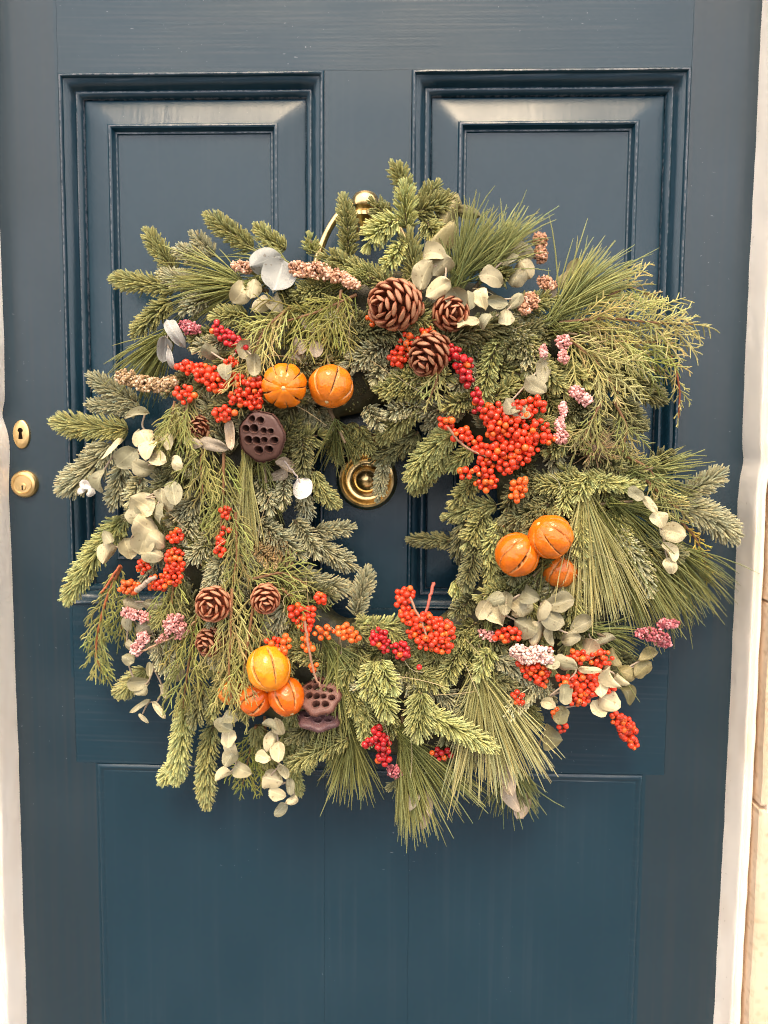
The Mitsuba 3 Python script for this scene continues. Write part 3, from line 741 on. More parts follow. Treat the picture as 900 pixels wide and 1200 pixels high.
def lotus(x, y, rx, axis, lift, holes, depth=0.8, tone=(0.085, 0.040, 0.032), edge_wave=0.025, label=None):
    """A dried lotus head: a domed face with open seed holes, tapering behind to its stalk."""
    d = surf(x, y) + lift * MM; c = at(x, y, d); R = rx * PX * NEAR(d); ax = unit(axis); e1 = unit(np.cross(ax, [0.0, 0.0, 1.0])); e2 = np.cross(ax, e1)
    g = 84; u = np.linspace(-1, 1, g); X, Y = np.meshgrid(u, u)
    q = np.maximum(np.abs(X), np.abs(Y)); h = np.hypot(X, Y); s = np.where(h > 0, q / np.maximum(h, 1e-9), 1); X, Y = X * s, Y * s; rho = np.hypot(X, Y)
    th = np.arctan2(Y, X)
    Z = 0.16 * (1 - rho ** 2) - 0.10 * np.clip((rho - 0.86) / 0.14, 0, 1) ** 2
    C = np.ones((g, g, 3)) * np.array(tone)
    for hx, hy, hr in holes:
        ell = np.hypot((X - hx) / hr, (Y - hy) / (hr * 0.8)); inn = np.clip((1.12 - ell) / 0.24, 0, 1)
        Z -= 0.42 * inn - 0.035 * np.exp(-((ell - 1.25) / 0.18) ** 2)
        C = np.where((ell < 0.92)[..., None], np.array(tone) * 0.30, C)
    wave = 1 + edge_wave * np.sin(th * 7 + x) * rho ** 3
    V = c + R * (X * wave)[..., None] * e1 + R * (Y * wave)[..., None] * e2 + R * Z[..., None] * ax
    F = []
    for i in range(g - 1):
        a = i * g + np.arange(g - 1)
        F.append(np.stack([a, a + 1, a + g + 1], 1)); F.append(np.stack([a, a + g + 1, a + g], 1))
    key = part(W, 'lotus_head', label)
    put(key, 'face', (V.reshape(-1, 3), np.vstack(F), C.reshape(-1, 3)), 'dry_plant', True)
    nf = 56; t = np.arange(nf) / nf * 2 * np.pi; body = []
    for rr, z in ((1.0, 0.06), (1.02, 0.0), (1.0, -0.10 * depth), (0.86, -0.40 * depth), (0.60, -0.85 * depth), (0.32, -1.25 * depth), (0.10, -1.5 * depth), (0.07, -2.2 * depth)):
        k = rr * R * (1 + edge_wave * np.sin(t * 7 + x) * rr ** 3 - 0.02 * np.cos(t * 22)) * 0.995
        body.append(c + k[:, None] * (np.cos(t)[:, None] * e1 + np.sin(t)[:, None] * e2) + R * (z - 0.06) * ax)
    V = np.vstack(body); F = []
    for i in range(len(body) - 1):
        for k in range(nf):
            j = (k + 1) % nf; F += [[i * nf + k, i * nf + j, (i + 1) * nf + j], [i * nf + k, (i + 1) * nf + j, (i + 1) * nf + k]]
    put(key, 'cup', (V, np.array(F), jitter(np.array(tone) * 0.9, len(V), 0.08)), 'dry_plant', True)


# ------------------------------------------------------------------ the wreath: its ring and the layer of fir underneath
tt, pp = np.meshgrid(np.linspace(0, 2 * np.pi, 160, endpoint=False), np.linspace(0, 2 * np.pi, 40, endpoint=False), indexing='ij')
cw = at(458, 607, 0.045)
rr = 0.208 + 0.078 * np.cos(pp); V = np.stack([cw[0] + rr * np.cos(tt) * 0.99, cw[1] - 0.036 * np.sin(pp), cw[2] + rr * np.sin(tt) * 1.0], -1)
V += (0.016 * (meshkit.fbm(V * 60, 3) - 0.5))[..., None] * unit(V - cw)
F = [[i * 40 + k, ((i + 1) % 160) * 40 + k, ((i + 1) % 160) * 40 + (k + 1) % 40] for i in range(160) for k in range(40)] + [[i * 40 + k, ((i + 1) % 160) * 40 + (k + 1) % 40, i * 40 + (k + 1) % 40] for i in range(160) for k in range(40)]
put(W, 'moss_ring', (V.reshape(-1, 3), np.array(F), jitter((0.055, 0.052, 0.024), V.size // 3, 0.3)), 'dry_plant', True)
for i in range(124):
    a = i / 124 * 4 * np.pi + rng.normal(0, 0.06); r0 = rng.uniform(145, 275); dr_ = rng.uniform(-45, 75); da = rng.uniform(0.18, 0.42) * (1 if rng.random() < 0.75 else -1)
    x0, y0 = 458 + r0 * math.cos(a), 605 + r0 * math.sin(a); r1 = min(max(r0 + dr_, 125), 318); x1, y1 = 458 + r1 * math.cos(a + da), 605 + r1 * math.sin(a + da)
    sh = rng.uniform(-0.016, 0.008)
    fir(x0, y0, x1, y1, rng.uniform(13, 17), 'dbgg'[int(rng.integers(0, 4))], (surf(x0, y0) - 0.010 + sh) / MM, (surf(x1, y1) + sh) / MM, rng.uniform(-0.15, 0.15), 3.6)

# ------------------------------------------------------------------ the fir tips one by one: foot, end, half width, tone
for a in [
    (205, 338, 132, 328, 14, 'g', 34, 30), (204, 318, 172, 271, 13, 'g', 34, 34), (245, 305, 206, 294, 13, 'b', 40, 36), (252, 300, 226, 274, 11, 'b', 38, 34),
    (296, 292, 243, 252, 14, 'g', 40, 38), (335, 292, 300, 266, 12, 'g', 44, 44), (252, 338, 187, 322, 14, 'b'), (200, 352, 157, 392, 14, 'g', 34, 26), (252, 345, 214, 366, 13, 'b'),
    (160, 472, 107, 440, 14, 'b', 40, 34), (165, 480, 103, 474, 12, 'b', 40, 28), (150, 503, 64, 494, 17, 'g', 40, 34), (130, 520, 73, 575, 21, 'b', 44, 36, -0.12), (143, 545, 133, 594, 15, 'b', 70, 70),
    (147, 607, 79, 704, 17, 'l', 46, 40, 0.10), (166, 560, 152, 590, 13, 'b'), (205, 540, 238, 552, 14, 'b'), (236, 578, 200, 612, 15, 'b'), (228, 598, 216, 634, 13, 'b'),
    (250, 625, 219, 660, 14, 'b'), (264, 648, 250, 685, 15, 'b'), (260, 560, 252, 625, 13, 'g'), (334, 553, 330, 592, 12, 'b'), (300, 612, 354, 652, 16, 'b', None, None, -0.1), (345, 610, 372, 650, 14, 'b'),
    (315, 622, 340, 660, 15, 'n'), (300, 640, 322, 662, 12, 'n'),
    # top
    (477, 226, 462, 192, 13, 'g', 66, 70, 0.08), (476, 268, 474, 216, 15, 'l', 80, 86), (407, 300, 403, 231, 13, 'g', 78, 84), (457, 256, 436, 236, 12, 'g', 70, 74), (466, 258, 428, 288, 17, 'l', 96, 100, 0.1), (494, 244, 512, 216, 14, 'g', 64, 66),
    (487, 250, 530, 236, 17, 'g', 70, 74, -0.1), (500, 260, 520, 290, 16, 'g', 84, 88), (471, 282, 451, 316, 13, 'l', 96, 102), (367, 298, 363, 276, 11, 'l', 60, 62), (598, 296, 597, 266, 12, 'l', 62, 60),
    # inside top left
    (460, 400, 406, 428, 17, 'b'), (452, 418, 438, 448, 13, 'b'), (500, 458, 441, 455, 15, 'g'), (490, 475, 452, 484, 13, 'b'), (380, 440, 400, 470, 13, 'd'),
    (358, 466, 361, 506, 12, 'b', 86, 74), (343, 484, 342, 531, 12, 'g', 88, 80), (355, 510, 354, 560, 14, 'd'), (372, 478, 388, 506, 12, 'b', 74, 66), (384, 490, 396, 540, 12, 'g', 70, 52), (413, 495, 416, 540, 11, 'g', 66, 50), (421, 500, 436, 534, 11, 'g', 70, 60), (430, 478, 446, 500, 13, 'b'),
    (495, 472, 446, 514, 18, 'g', 92, 70, 0.1), (490, 506, 438, 538, 16, 'd', 70, 46), (451, 538, 443, 585, 10, 'b', 54, 44), (505, 488, 512, 532, 13, 'b', 80, 60), (534, 508, 480, 568, 17, 'l', 96, 62, 0.14), (520, 535, 486, 576, 13, 'g', 70, 46), (522, 528, 498, 562, 12, 'l', 84, 60),
    (552, 526, 524, 549, 13, 'l', 84, 74), (540, 470, 500, 500, 16, 'b', 88, 74), (560, 460, 520, 478, 15, 'g'), (586, 398, 566, 478, 14, 'l', 104, 108, 0.16), (620, 395, 590, 412, 14, 'd'), (577, 466, 613, 442, 13, 'g', 100, 106), (560, 440, 530, 452, 13, 'b'), (640, 392, 600, 418, 14, 'd'),
    # right of the hole
    (582, 592, 522, 606, 14, 'g', 92, 64, 0.1), (535, 634, 479, 632, 11, 'd', 60, 34), (545, 612, 537, 655, 14, 'd', 74, 50), (590, 608, 557, 657, 15, 'l', 96, 84, -0.14), (572, 650, 577, 690, 13, 'g', 92, 84), (533, 680, 546, 708, 14, 'l', 76, 74), (560, 625, 545, 690, 14, 'd'), (555, 700, 530, 720, 13, 'd'),
    (712, 560, 622, 568, 16, 'g', 112, 104, -0.14), (690, 557, 676, 584, 14, 'l', 116, 122), (693, 561, 752, 570, 12, 'l', 114, 104, 0.06), (664, 566, 658, 608, 12, 'l', 114, 112), (668, 578, 590, 612, 17, 'd'), (640, 560, 596, 580, 15, 'd'),
    (800, 583, 848, 552, 15, 'b', 60, 50), (800, 594, 862, 630, 19, 'b', 62, 50, -0.06), (770, 545, 784, 530, 13, 'd'),
    (718, 432, 776, 470, 16, 'd', 60, 44, 0.08), (702, 477, 754, 501, 16, 'd', 60, 44, 0.06), (690, 440, 740, 450, 15, 'd', 60, 50), (720, 470, 750, 490, 14, 'd'),
    # left of the hole
    (366, 552, 395, 593, 13, 'g', 84, 60, 0.08), (332, 562, 330, 594, 12, 'g', 92, 88), (356, 580, 360, 608, 12, 'b', 80, 66), (370, 622, 413, 618, 12, 'b', 72, 56), (368, 636, 414, 664, 15, 'b', 74, 58, 0.06), (348, 670, 413, 691, 15, 'b', 84, 62, 0.08), (417, 722, 431, 667, 14, 'b', 80, 66, 0.1), (350, 690, 392, 700, 15, 'd'), (320, 680, 352, 690, 14, 'g'),
    # bottom
    (172, 784, 139, 814, 14, 'g', 50, 36), (222, 816, 207, 917, 15, 'l', 72, 52, 0.03), (216, 880, 189, 917, 12, 'l', 46, 34), (250, 850, 242, 945, 14, 'g', 56, 40, 0.04), (236, 800, 228, 850, 14, 'd'), (261, 800, 246, 843, 12, 'g', 88, 80), (284, 800, 287, 844, 11, 'g', 92, 88), (338, 836, 362, 902, 14, 'l', 78, 54, -0.1), (334, 856, 351, 930, 11, 'l', 62, 44), (362, 812, 362, 848, 9, 'l', 104, 104), (378, 838, 340, 868, 14, 'd'),
    (335, 708, 316, 742, 16, 'b', 108, 106), (262, 668, 252, 690, 12, 'b'),
    (415, 731, 480, 726, 13, 'l', 92, 86, 0.1), (457, 738, 502, 775, 12, 'g', 96, 92), (498, 770, 534, 776, 13, 'l', 92, 86, 0.12), (440, 776, 427, 813, 16, 'l', 116, 130), (446, 774, 463, 810, 15, 'l', 116, 130), (440, 800, 458, 840, 17, 'l', 118, 134), (494, 812, 490, 862, 21, 'l', 118, 134), (492, 335, 478, 272, 16, 'g', 92, 90), (478, 345, 500, 305, 15, 'g', 90, 96), (490, 832, 580, 876, 16, 'l', 124, 118, 0.05),
    (424, 820, 431, 872, 13, 'l', 106, 96), (462, 838, 450, 866, 13, 'g'), (476, 790, 545, 838, 16, 'b', 100, 94, -0.08), (470, 775, 520, 806, 15, 'g'), (574, 760, 560, 794, 14, 'l', 112, 122), (580, 770, 650, 818, 13, 'b', 112, 96, -0.1), (545, 790, 600, 800, 14, 'd'), (700, 765, 744, 778, 14, 'd', 66, 50), (690, 780, 722, 800, 14, 'd'), (540, 745, 570, 760, 14, 'g'), (420, 760, 400, 800, 15, 'g'), (410, 800, 420, 840, 14, 'g'),
    (345, 330, 300, 318, 14, 'g'), (390, 335, 345, 345, 14, 'g'), (420, 315, 380, 300, 14, 'g'), (440, 320, 405, 330, 14, 'l'), (330, 340, 360, 370, 14, 'g'), (415, 360, 380, 385, 15, 'b'), (430, 380, 400, 400, 14, 'd'),
    (690, 470, 650, 500, 15, 'd'), (680, 500, 640, 530, 15, 'g'), (700, 500, 690, 540, 15, 'd'), (650, 430, 690, 450, 15, 'g'), (720, 540, 760, 560, 14, 'g'), (270, 400, 230, 410, 14, 'b'), (250, 390, 215, 400, 13, 'g'), (290, 370, 250, 372, 14, 'g'), (240, 470, 205, 490, 14, 'b'), (225, 440, 195, 460, 14, 'd'),
    (395, 415, 428, 462, 15, 'd', 60, 60), (350, 445, 372, 482, 14, 'd', 66, 60), (420, 440, 405, 480, 14, 'g', 58, 50), (540, 760, 520, 800, 15, 'g'), (600, 800, 630, 850, 14, 'g', 70, 52), (380, 860, 400, 900, 14, 'l', 64, 48), (300, 850, 320, 900, 14, 'g', 66, 46), (180, 740, 200, 790, 15, 'b'), (570, 600, 545, 640, 14, 'g'), (600, 690, 560, 700, 14, 'g'), (560, 560, 530, 590, 13, 'g'), (240, 640, 280, 640, 14, 'g'), (220, 690, 180, 730, 14, 'g'),
    (300, 560, 318, 600, 13, 'b'), (590, 400, 640, 380, 14, 'd'), (600, 360, 650, 350, 14, 'g'), (560, 300, 600, 330, 14, 'g'), (300, 740, 280, 770, 14, 'g'), (560, 730, 590, 760, 14, 'd'), (640, 730, 690, 740, 14, 'd'), (640, 640, 690, 650, 16, 'd'), (730, 640, 800, 650, 16, 'd'), (700, 520, 730, 560, 15, 'd'), (620, 640, 600, 680, 15, 'd'),
]:
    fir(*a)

# ------------------------------------------------------------------ long pine needles
DARKP = ((0.100, 0.118, 0.038), (0.225, 0.235, 0.088)); PALEP = ((0.270, 0.265, 0.100), (0.520, 0.490, 0.240))
pine(290, 335, [(195, 318), (200, 345), (215, 365), (230, 300)], 92, 110, 0.18, d1=60)
pine(340, 318, [(280, 300), (270, 330), (300, 290)], 70, 70, 0.2)
pine(420, 325, [(350, 330), (380, 300), (360, 350)], 70, 80, 0.22)
pine(206, 388, [(135, 425), (150, 440), (180, 440)], 78, 90, 0.16, d0=70, d1=44)
pine(535, 330, [(572, 240), (600, 250), (560, 262), (545, 280)], 82, 130, 0.30, tone=DARKP, d1=88)
pine(570, 320, [(625, 250), (600, 270)], 76, 70, 0.30, d1=84)
pine(648, 372, [(720, 306), (735, 325), (705, 318), (690, 300)], 104, 120, 0.20, d1=76)
pine(668, 385, [(600, 372), (604, 390), (612, 400)], 70, 70, 0.16)
pine(655, 388, [(720, 400), (690, 430)], 70, 60, 0.3)
pine(288, 540, [(284, 640), (276, 640), (296, 640)], 118, 110, 0.09, tone=PALEP, d1=96, sag=0.02, label='long narrow tuft of pale pine needles hanging below the upper lotus head')
pine(308, 545, [(318, 600)], 55, 34, 0.16)
pine(683, 578, [(668, 690), (676, 694), (690, 700), (712, 696), (735, 690)], 122, 200, 0.12, tone=PALEP, d0=118, d1=104, sag=0.06, label='large pale pine tuft fanning down beside the right hand oranges')
pine(705, 605, [(790, 712), (770, 722), (806, 740), (750, 715)], 130, 150, 0.16, d0=104, d1=70, sag=0.10)
pine(770, 630, [(846, 668), (838, 700), (820, 730), (800, 750)], 98, 110, 0.15, tone=DARKP, d0=76, d1=48, sag=0.12)
pine(745, 556, [(832, 522), (820, 545), (840, 580)], 82, 44, 0.16, tone=DARKP, d1=60, sag=0.02)
pine(720, 590, [(800, 580), (790, 610), (770, 640)], 90, 70, 0.25, tone=DARKP)
pine(640, 660, [(610, 690), (640, 700), (600, 680)], 66, 60, 0.3, tone=DARKP)
pine(384, 752, [(440, 800), (425, 830), (400, 830), (420, 815)], 92, 120, 0.22, d1=96, sag=0.12)
pine(396, 768, [(388, 850), (400, 850), (378, 845)], 80, 40, 0.16, d1=110)
pine(412, 850, [(392, 922), (412, 930), (430, 925)], 82, 110, 0.15, d0=90, d1=62, sag=0.05)
pine(472, 862, [(478, 975), (486, 972), (500, 955), (524, 932), (540, 912), (480, 975)], 106, 190, 0.13, d0=104, d1=78, sag=0.08, label='longest pine tuft hanging at the bottom of the wreath')
pine(562, 786, [(540, 890), (575, 895), (602, 890), (622, 872)], 118, 200, 0.13, tone=PALEP, d0=116, d1=104, sag=0.07)
pine(570, 740, [(545, 790), (580, 790), (560, 800)], 60, 60, 0.3)
pine(598, 890, [(580, 945), (604, 948), (624, 940)], 64, 90, 0.2, tone=DARKP, d0=66, d1=48, sag=0.05)
pine(690, 738, [(740, 760), (720, 780), (750, 745)], 72, 60, 0.25, tone=DARKP)
pine(395, 500, [(410, 530), (390, 530)], 50, 40, 0.35, tone=DARKP)

# ------------------------------------------------------------------ cypress
YEL = (0.390, 0.365, 0.155); OLV = (0.225, 0.225, 0.088)
cypress([(418, 345), (375, 365), (330, 378), (300, 390)], 44, 30, sag=0.6)
cypress([(400, 340), (395, 368), (388, 392)], 36, 20, sag=0.5)
cypress([(340, 360), (310, 385), (292, 425), (286, 452)], 36, 26, YEL, sag=0.6, lift=14)
cypress([(517, 412), (512, 445), (503, 468)], 20, 16, YEL, lift=16)
cypress([(655, 378), (710, 372), (765, 378), (812, 380)], 46, 40, YEL, d=[100, 92, 74, 56], label='yellow green cypress spray reaching right past the door moulding')
cypress([(660, 385), (720, 400), (790, 402)], 46, 34, YEL, d=[96, 82, 60]); cypress([(690, 360), (735, 335), (772, 350)], 30, 20, YEL, d=[84, 70, 56])
cypress([(665, 395), (700, 425), (725, 462)], 40, 28, YEL); cypress([(690, 390), (740, 420), (770, 435)], 40, 28, (0.20, 0.205, 0.055), d=[84, 66, 50])
cypress([(780, 405), (792, 430), (797, 460), (795, 490)], 16, 16, YEL, stem=(0.26, 0.07, 0.03), d=[48, 44, 42, 40])
cypress([(720, 470), (735, 500), (730, 530)], 30, 20, OLV)
cypress([(705, 470), (690, 500), (680, 520)], 30, 20, OLV)
cypress([(795, 608), (815, 630), (826, 655), (828, 680)], 15, 16, (0.46, 0.37, 0.08), d=[74, 62, 54, 50], lift=14)
cypress([(755, 560), (780, 585), (800, 600)], 26, 18, YEL)
cypress([(735, 535), (760, 548), (775, 570)], 24, 16, OLV)
for p in ([(245, 505), (235, 540), (238, 580)], [(262, 530), (262, 575), (258, 625)], [(225, 460), (215, 490), (222, 520)], [(276, 600), (278, 650), (272, 690)], [(205, 470), (200, 500)]):
    cypress(p, 30, 22, (0.250, 0.240, 0.085), sag=0.6, lift=12)
cypress([(142, 664), (125, 700), (114, 740), (112, 772), (126, 795)], 24, 44, (0.27, 0.275, 0.095), stem=(0.40, 0.13, 0.05), d=[60, 56, 50, 44, 40], sag=0.9, fine=1.2, label='drooping juniper branch at the left edge of the wreath')
cypress([(160, 680), (148, 710), (140, 745)], 24, 26, (0.215, 0.225, 0.080), sag=0.8, d=[64, 56, 48])
cypress([(235, 700), (225, 750), (218, 800), (214, 830)], 30, 32, (0.255, 0.255, 0.085), sag=0.9, lift=8)
cypress([(272, 690), (270, 740), (268, 790), (272, 822)], 28, 32, (0.32, 0.30, 0.115), stem=(0.30, 0.15, 0.07), sag=0.9, lift=22)
cypress([(300, 690), (292, 740), (285, 790), (288, 835)], 26, 30, (0.31, 0.30, 0.110), sag=0.9, lift=20)
cypress([(205, 650), (202, 700), (196, 750)], 26, 24, (0.23, 0.235, 0.08), sag=0.9)
cypress([(300, 850), (292, 885), (284, 920)], 26, 24, (0.25, 0.265, 0.065), sag=0.5, d=[70, 56, 44]); cypress([(310, 840), (312, 880), (306, 918)], 24, 22, (0.25, 0.265, 0.065), sag=0.5, d=[66, 54, 44])
cypress([(290, 680), (330, 670), (360, 685)], 30, 22, (0.27, 0.26, 0.09), lift=8)
cypress([(330, 690), (350, 705), (352, 730)], 26, 18, (0.17, 0.18, 0.05))

# ------------------------------------------------------------------ eucalyptus and other leaves
eucalyptus('white', [(310, 306, 19, 13, 160), (326, 326, 21, 18, 105)], 24, False, 'leaf_pair', 'two large whitish leaves at the upper left', 0.3)
eucalyptus('pale', [(282, 343, 14, 12, 120), (296, 336, 13, 9, 100)], 18)
eucalyptus('grey', [(306, 357, 12, 8, 150), (323, 354, 12, 9, 60)], 14)
eucalyptus('white', [(203, 387, 20, 8, 55), (193, 408, 16, 9, 100), (201, 426, 15, 4, 80)], 18, True, label='slender whitish leaves beside the upper left pine tuft', tilt=0.5)
eucalyptus('grey', [(247, 412, 12, 8, 20), (264, 430, 13, 9, 80), (285, 410, 11, 9, 60), (298, 428, 13, 9, 90)], 24)
eucalyptus('dry', [(347, 400, 14, 9, 60), (370, 410, 10, 8, 90), (362, 380, 12, 6, 60), (352, 418, 12, 7, 30)], 6)
eucalyptus('pale', [(506, 297, 16, 11, 15), (497, 322, 17, 14, 110), (518, 312, 14, 13, 130), (513, 338, 16, 10, 150)], 26, label='pale round leaves above the upper pine cones')
eucalyptus('pale', [(536, 348, 13, 12, 60), (549, 351, 11, 6, 80), (563, 346, 14, 9, 70), (585, 353, 12, 7, 10), (603, 352, 11, 7, 140), (593, 372, 11, 9, 90), (549, 380, 13, 12, 20), (568, 376, 10, 6, 120)], 24, label='pale round leaves spread to the right of the upper pine cones')
eucalyptus('grey', [(579, 324, 15, 12, 10), (598, 302, 15, 10, 80), (614, 294, 14, 11, 20), (616, 314, 12, 11, 60), (606, 322, 12, 11, 120)], 20)
eucalyptus('olive', [(671, 316, 12, 8, 110), (664, 328, 13, 8, 120)], 8); eucalyptus('dry', [(652, 344, 9, 7, 60)], 14)
eucalyptus('olive', [(526, 247, 26, 12, 115), (546, 246, 15, 7, 20), (516, 270, 22, 9, 120)], 28, False, 'broad_leaf', 'brown olive broad leaf at the top of the wreath')
eucalyptus('pale', [(160, 486, 14, 6, 160), (165, 507, 14, 13, 60), (190, 518, 12, 10, 40), (173, 526, 13, 11, 100), (147, 537, 16, 13, 140), (185, 538, 12, 9, 20), (167, 550, 13, 10, 30), (204, 542, 10, 8, 30), (130, 527, 18, 7, 135), (116, 563, 14, 9, 100)], 20, label='pale eucalyptus sprig at the left beside the flat fir tips')
eucalyptus('white', [(100, 568, 7, 5, 20), (104, 576, 6, 5, 100), (95, 574, 6, 4, 140)], 14, False, 'leaf_cluster', tilt=0.3)
eucalyptus('pale', [(203, 577, 15, 10, 80), (168, 592, 16, 14, 40), (190, 588, 15, 13, 90), (184, 602, 14, 12, 10), (158, 604, 12, 9, 60), (172, 618, 18, 15, 20, 'pale'), (150, 643, 13, 11, 70), (167, 637, 14, 12, 110), (186, 634, 13, 11, 30), (176, 648, 14, 9, 10), (126, 649, 13, 10, 120), (127, 631, 10, 6, 60)], 24, label='palest and fullest eucalyptus sprig at the left of the wreath')
eucalyptus('dry', [(247, 520, 20, 7, 15), (271, 512, 19, 6, 80), (228, 515, 13, 6, 20)], 16, False, 'curled_leaf')
eucalyptus('white', [(353, 571, 14, 12, 60)], 14, False, 'single_leaf', 'single pinkish white oval leaf left of the opening'); stick([(332, 540), (346, 555), (352, 566)], 0.0012, (0.4, 0.34, 0.3))
eucalyptus('dry', [(335, 548, 14, 8, 20), (326, 556, 12, 7, 160)], 6)
eucalyptus('grey', [(150, 757, 10, 6, 10), (157, 707, 13, 7, 10), (183, 708, 15, 7, 5), (166, 737, 14, 9, 150), (187, 763, 12, 7, 30), (203, 790, 12, 9, 90), (150, 730, 10, 8, 90)], 8)
eucalyptus('pale', [(149, 772, 9, 7, 30), (162, 799, 13, 8, 5), (166, 809, 9, 6, 150), (184, 781, 12, 5, 60), (175, 785, 9, 4, 90), (192, 812, 12, 5, 80), (186, 832, 13, 4, 50), (165, 828, 14, 4, 140), (168, 842, 8, 2.5, 40)], 12, label='thin curling eucalyptus twig at the lower left edge')
eucalyptus('pale', [(269, 840, 10, 8, 20), (261, 851, 12, 8, 20), (267, 865, 11, 9, 90), (268, 878, 12, 8, 70), (269, 888, 12, 9, 120), (282, 902, 13, 9, 20), (262, 911, 11, 8, 160)], 16, label='pale eucalyptus strand hanging under the lower left oranges, left of its twin')
eucalyptus('pale', [(317, 850, 10, 7, 20), (327, 853, 12, 7, 70), (320, 868, 13, 8, 120), (326, 881, 12, 9, 80), (307, 887, 11, 7, 20), (333, 902, 12, 7, 80), (321, 913, 13, 11, 10), (325, 930, 11, 8, 20), (338, 922, 10, 6, 70), (342, 938, 8, 5, 160), (328, 949, 10, 6, 130)], 16, label='pale eucalyptus strand hanging under the lower left oranges, right of its twin')
eucalyptus('grey', [(578, 706, 12, 9, 160, 'pale'), (593, 708, 14, 8, 90), (607, 711, 12, 10, 60), (620, 697, 12, 10, 20), (583, 723, 15, 12, 20, 'pale'), (613, 717, 14, 9, 150, 'pale'), (565, 714, 12, 9, 120), (617, 735, 15, 12, 30), (630, 744, 15, 9, 110), (633, 715, 13, 9, 100)], 18, label='grey eucalyptus sprig under the right hand oranges')
eucalyptus('grey', [(655, 706, 18, 11, 165), (647, 726, 15, 12, 20), (645, 742, 14, 9, 90), (665, 748, 13, 8, 170), (682, 733, 15, 10, 150), (690, 760, 14, 10, 110), (708, 752, 14, 7, 160)], 18)
eucalyptus('pale', [(662, 778, 15, 9, 5), (647, 777, 9, 7, 120), (690, 785, 14, 4, 0), (660, 813, 12, 12, 110), (643, 824, 9, 7, 10), (703, 800, 15, 9, 80), (715, 793, 15, 8, 50), (730, 796, 11, 5, 30), (715, 822, 13, 12, 30), (701, 831, 11, 9, 60), (657, 838, 11, 9, 100, 'olive')], 26, label='whitest eucalyptus sprig among the berries at the lower right')
eucalyptus('olive', [(753, 784, 13, 10, 140), (737, 790, 13, 9, 20), (763, 770, 14, 8, 170), (735, 812, 13, 8, 80), (720, 770, 12, 8, 60)], 6)
eucalyptus('olive', [(643, 864, 16, 14, 10), (630, 887, 9, 4, 110)], 10, label='two olive leaves dangling at the lower right')
eucalyptus('pale', [(743, 579, 11, 7, 30), (762, 591, 12, 5, 50), (773, 608, 10, 9, 60), (788, 624, 15, 11, 10), (784, 647, 13, 10, 75), (787, 663, 10, 8, 70)], 24, label='pale eucalyptus strand at the right edge over the long pine needles')
eucalyptus('grey', [(637, 434, 15, 9, 95), (627, 452, 14, 10, 30), (600, 478, 12, 9, 60), (617, 474, 11, 8, 100), (610, 484, 12, 7, 20)], 20, label='grey leaves above the big berry cluster')
eucalyptus('dry', [(592, 912, 20, 10, 60), (600, 930, 22, 11, 75), (613, 944, 16, 8, 110), (575, 888, 22, 8, 30), (606, 948, 13, 6, 60)], 12, False, 'withered_leaf', 'withered grey leaves at the bottom right tuft')
eucalyptus('dry', [(493, 955, 18, 6, 85), (486, 930, 18, 7, 100), (498, 940, 16, 6, 70)], 14, False, 'withered_leaf', 'withered grey leaves inside the longest pine tuft')

# ------------------------------------------------------------------ dried flowers and seed heads
TANPINK, ROSE, MAGENTA, STRAW = (0.42, 0.215, 0.125), (0.52, 0.22, 0.20), (0.36, 0.085, 0.10), (0.34, 0.22, 0.11)
flowers([(285, 313, 14, 7, 10), (352, 316, 14, 10, 15), (375, 318, 18, 10, 15), (396, 324, 16, 8, 10), (412, 332, 10, 6, 20)], TANPINK, 90, 2.0, 18, 'seed_spike', 'long tan pink seed spike across the top behind the whitish leaves', 0.4)
flowers([(150, 443, 16, 9, 15), (170, 450, 15, 10, 15), (188, 452, 14, 9, 15), (200, 448, 10, 6, 0)], STRAW, 90, 2.0, 12, 'seed_spike', 'straw brown seed spike pointing left below the upper left pine tuft', 0.25)
flowers([(633, 282, 8, 10, 0), (634, 299, 8, 10, 0)], TANPINK, 80, 1.9, 8, 'seed_spike', 'upright salmon seed spike at the upper right', 0.2)
flowers([(641, 332, 12, 8, 30), (622, 353, 10, 11, 0), (615, 362, 7, 7, 0)], TANPINK, 80, 1.9, 14, 'seed_spike', 'brownish pink seed spike beside the upper right pine needles', 0.2)
flowers([(660, 401, 9, 9, 0), (660, 418, 6, 8, 0), (637, 412, 4, 8, 0)], ROSE, 50, 1.9, 16, label='pink flower head over the upper right pine needles')
flowers([(676, 460, 10, 8, 30), (686, 468, 8, 7, 0), (660, 480, 5, 9, 0)], ROSE, 50, 1.9, 16, label='pale pink flower head right of the big berry cluster', pale=0.55)
flowers([(658, 512, 9, 8, 0), (656, 498, 6, 8, 0)], ROSE, 50, 1.9, 16, label='pale pink flower head lower right of the big berry cluster', pale=0.5)
flowers([(223, 384, 13, 8, 20)], MAGENTA, 90, 1.8, 14)
flowers([(163, 722, 14, 7, 15), (150, 718, 8, 6, 0)], ROSE, 60, 1.9, 16); flowers([(205, 732, 13, 13, 0)], ROSE, 110, 2.0, 20, label='roundest pink flower head at the lower left')
flowers([(168, 747, 8, 6, 20), (161, 760, 8, 9, 0)], ROSE, 60, 1.9, 14, pale=0.5)
flowers([(783, 731, 13, 6, 0), (765, 744, 22, 8, 8), (775, 752, 12, 6, 20)], MAGENTA, 100, 1.9, 16, label='deep pink flower head under the long pine needles at the right', pale=0.35)
flowers([(608, 764, 12, 9, 20), (632, 764, 14, 8, 0), (620, 772, 12, 7, 0), (640, 772, 8, 6, 0)], (0.58, 0.34, 0.29), 60, 2.1, 24, label='pinkish white flower head among the lower right berries', pale=0.6)
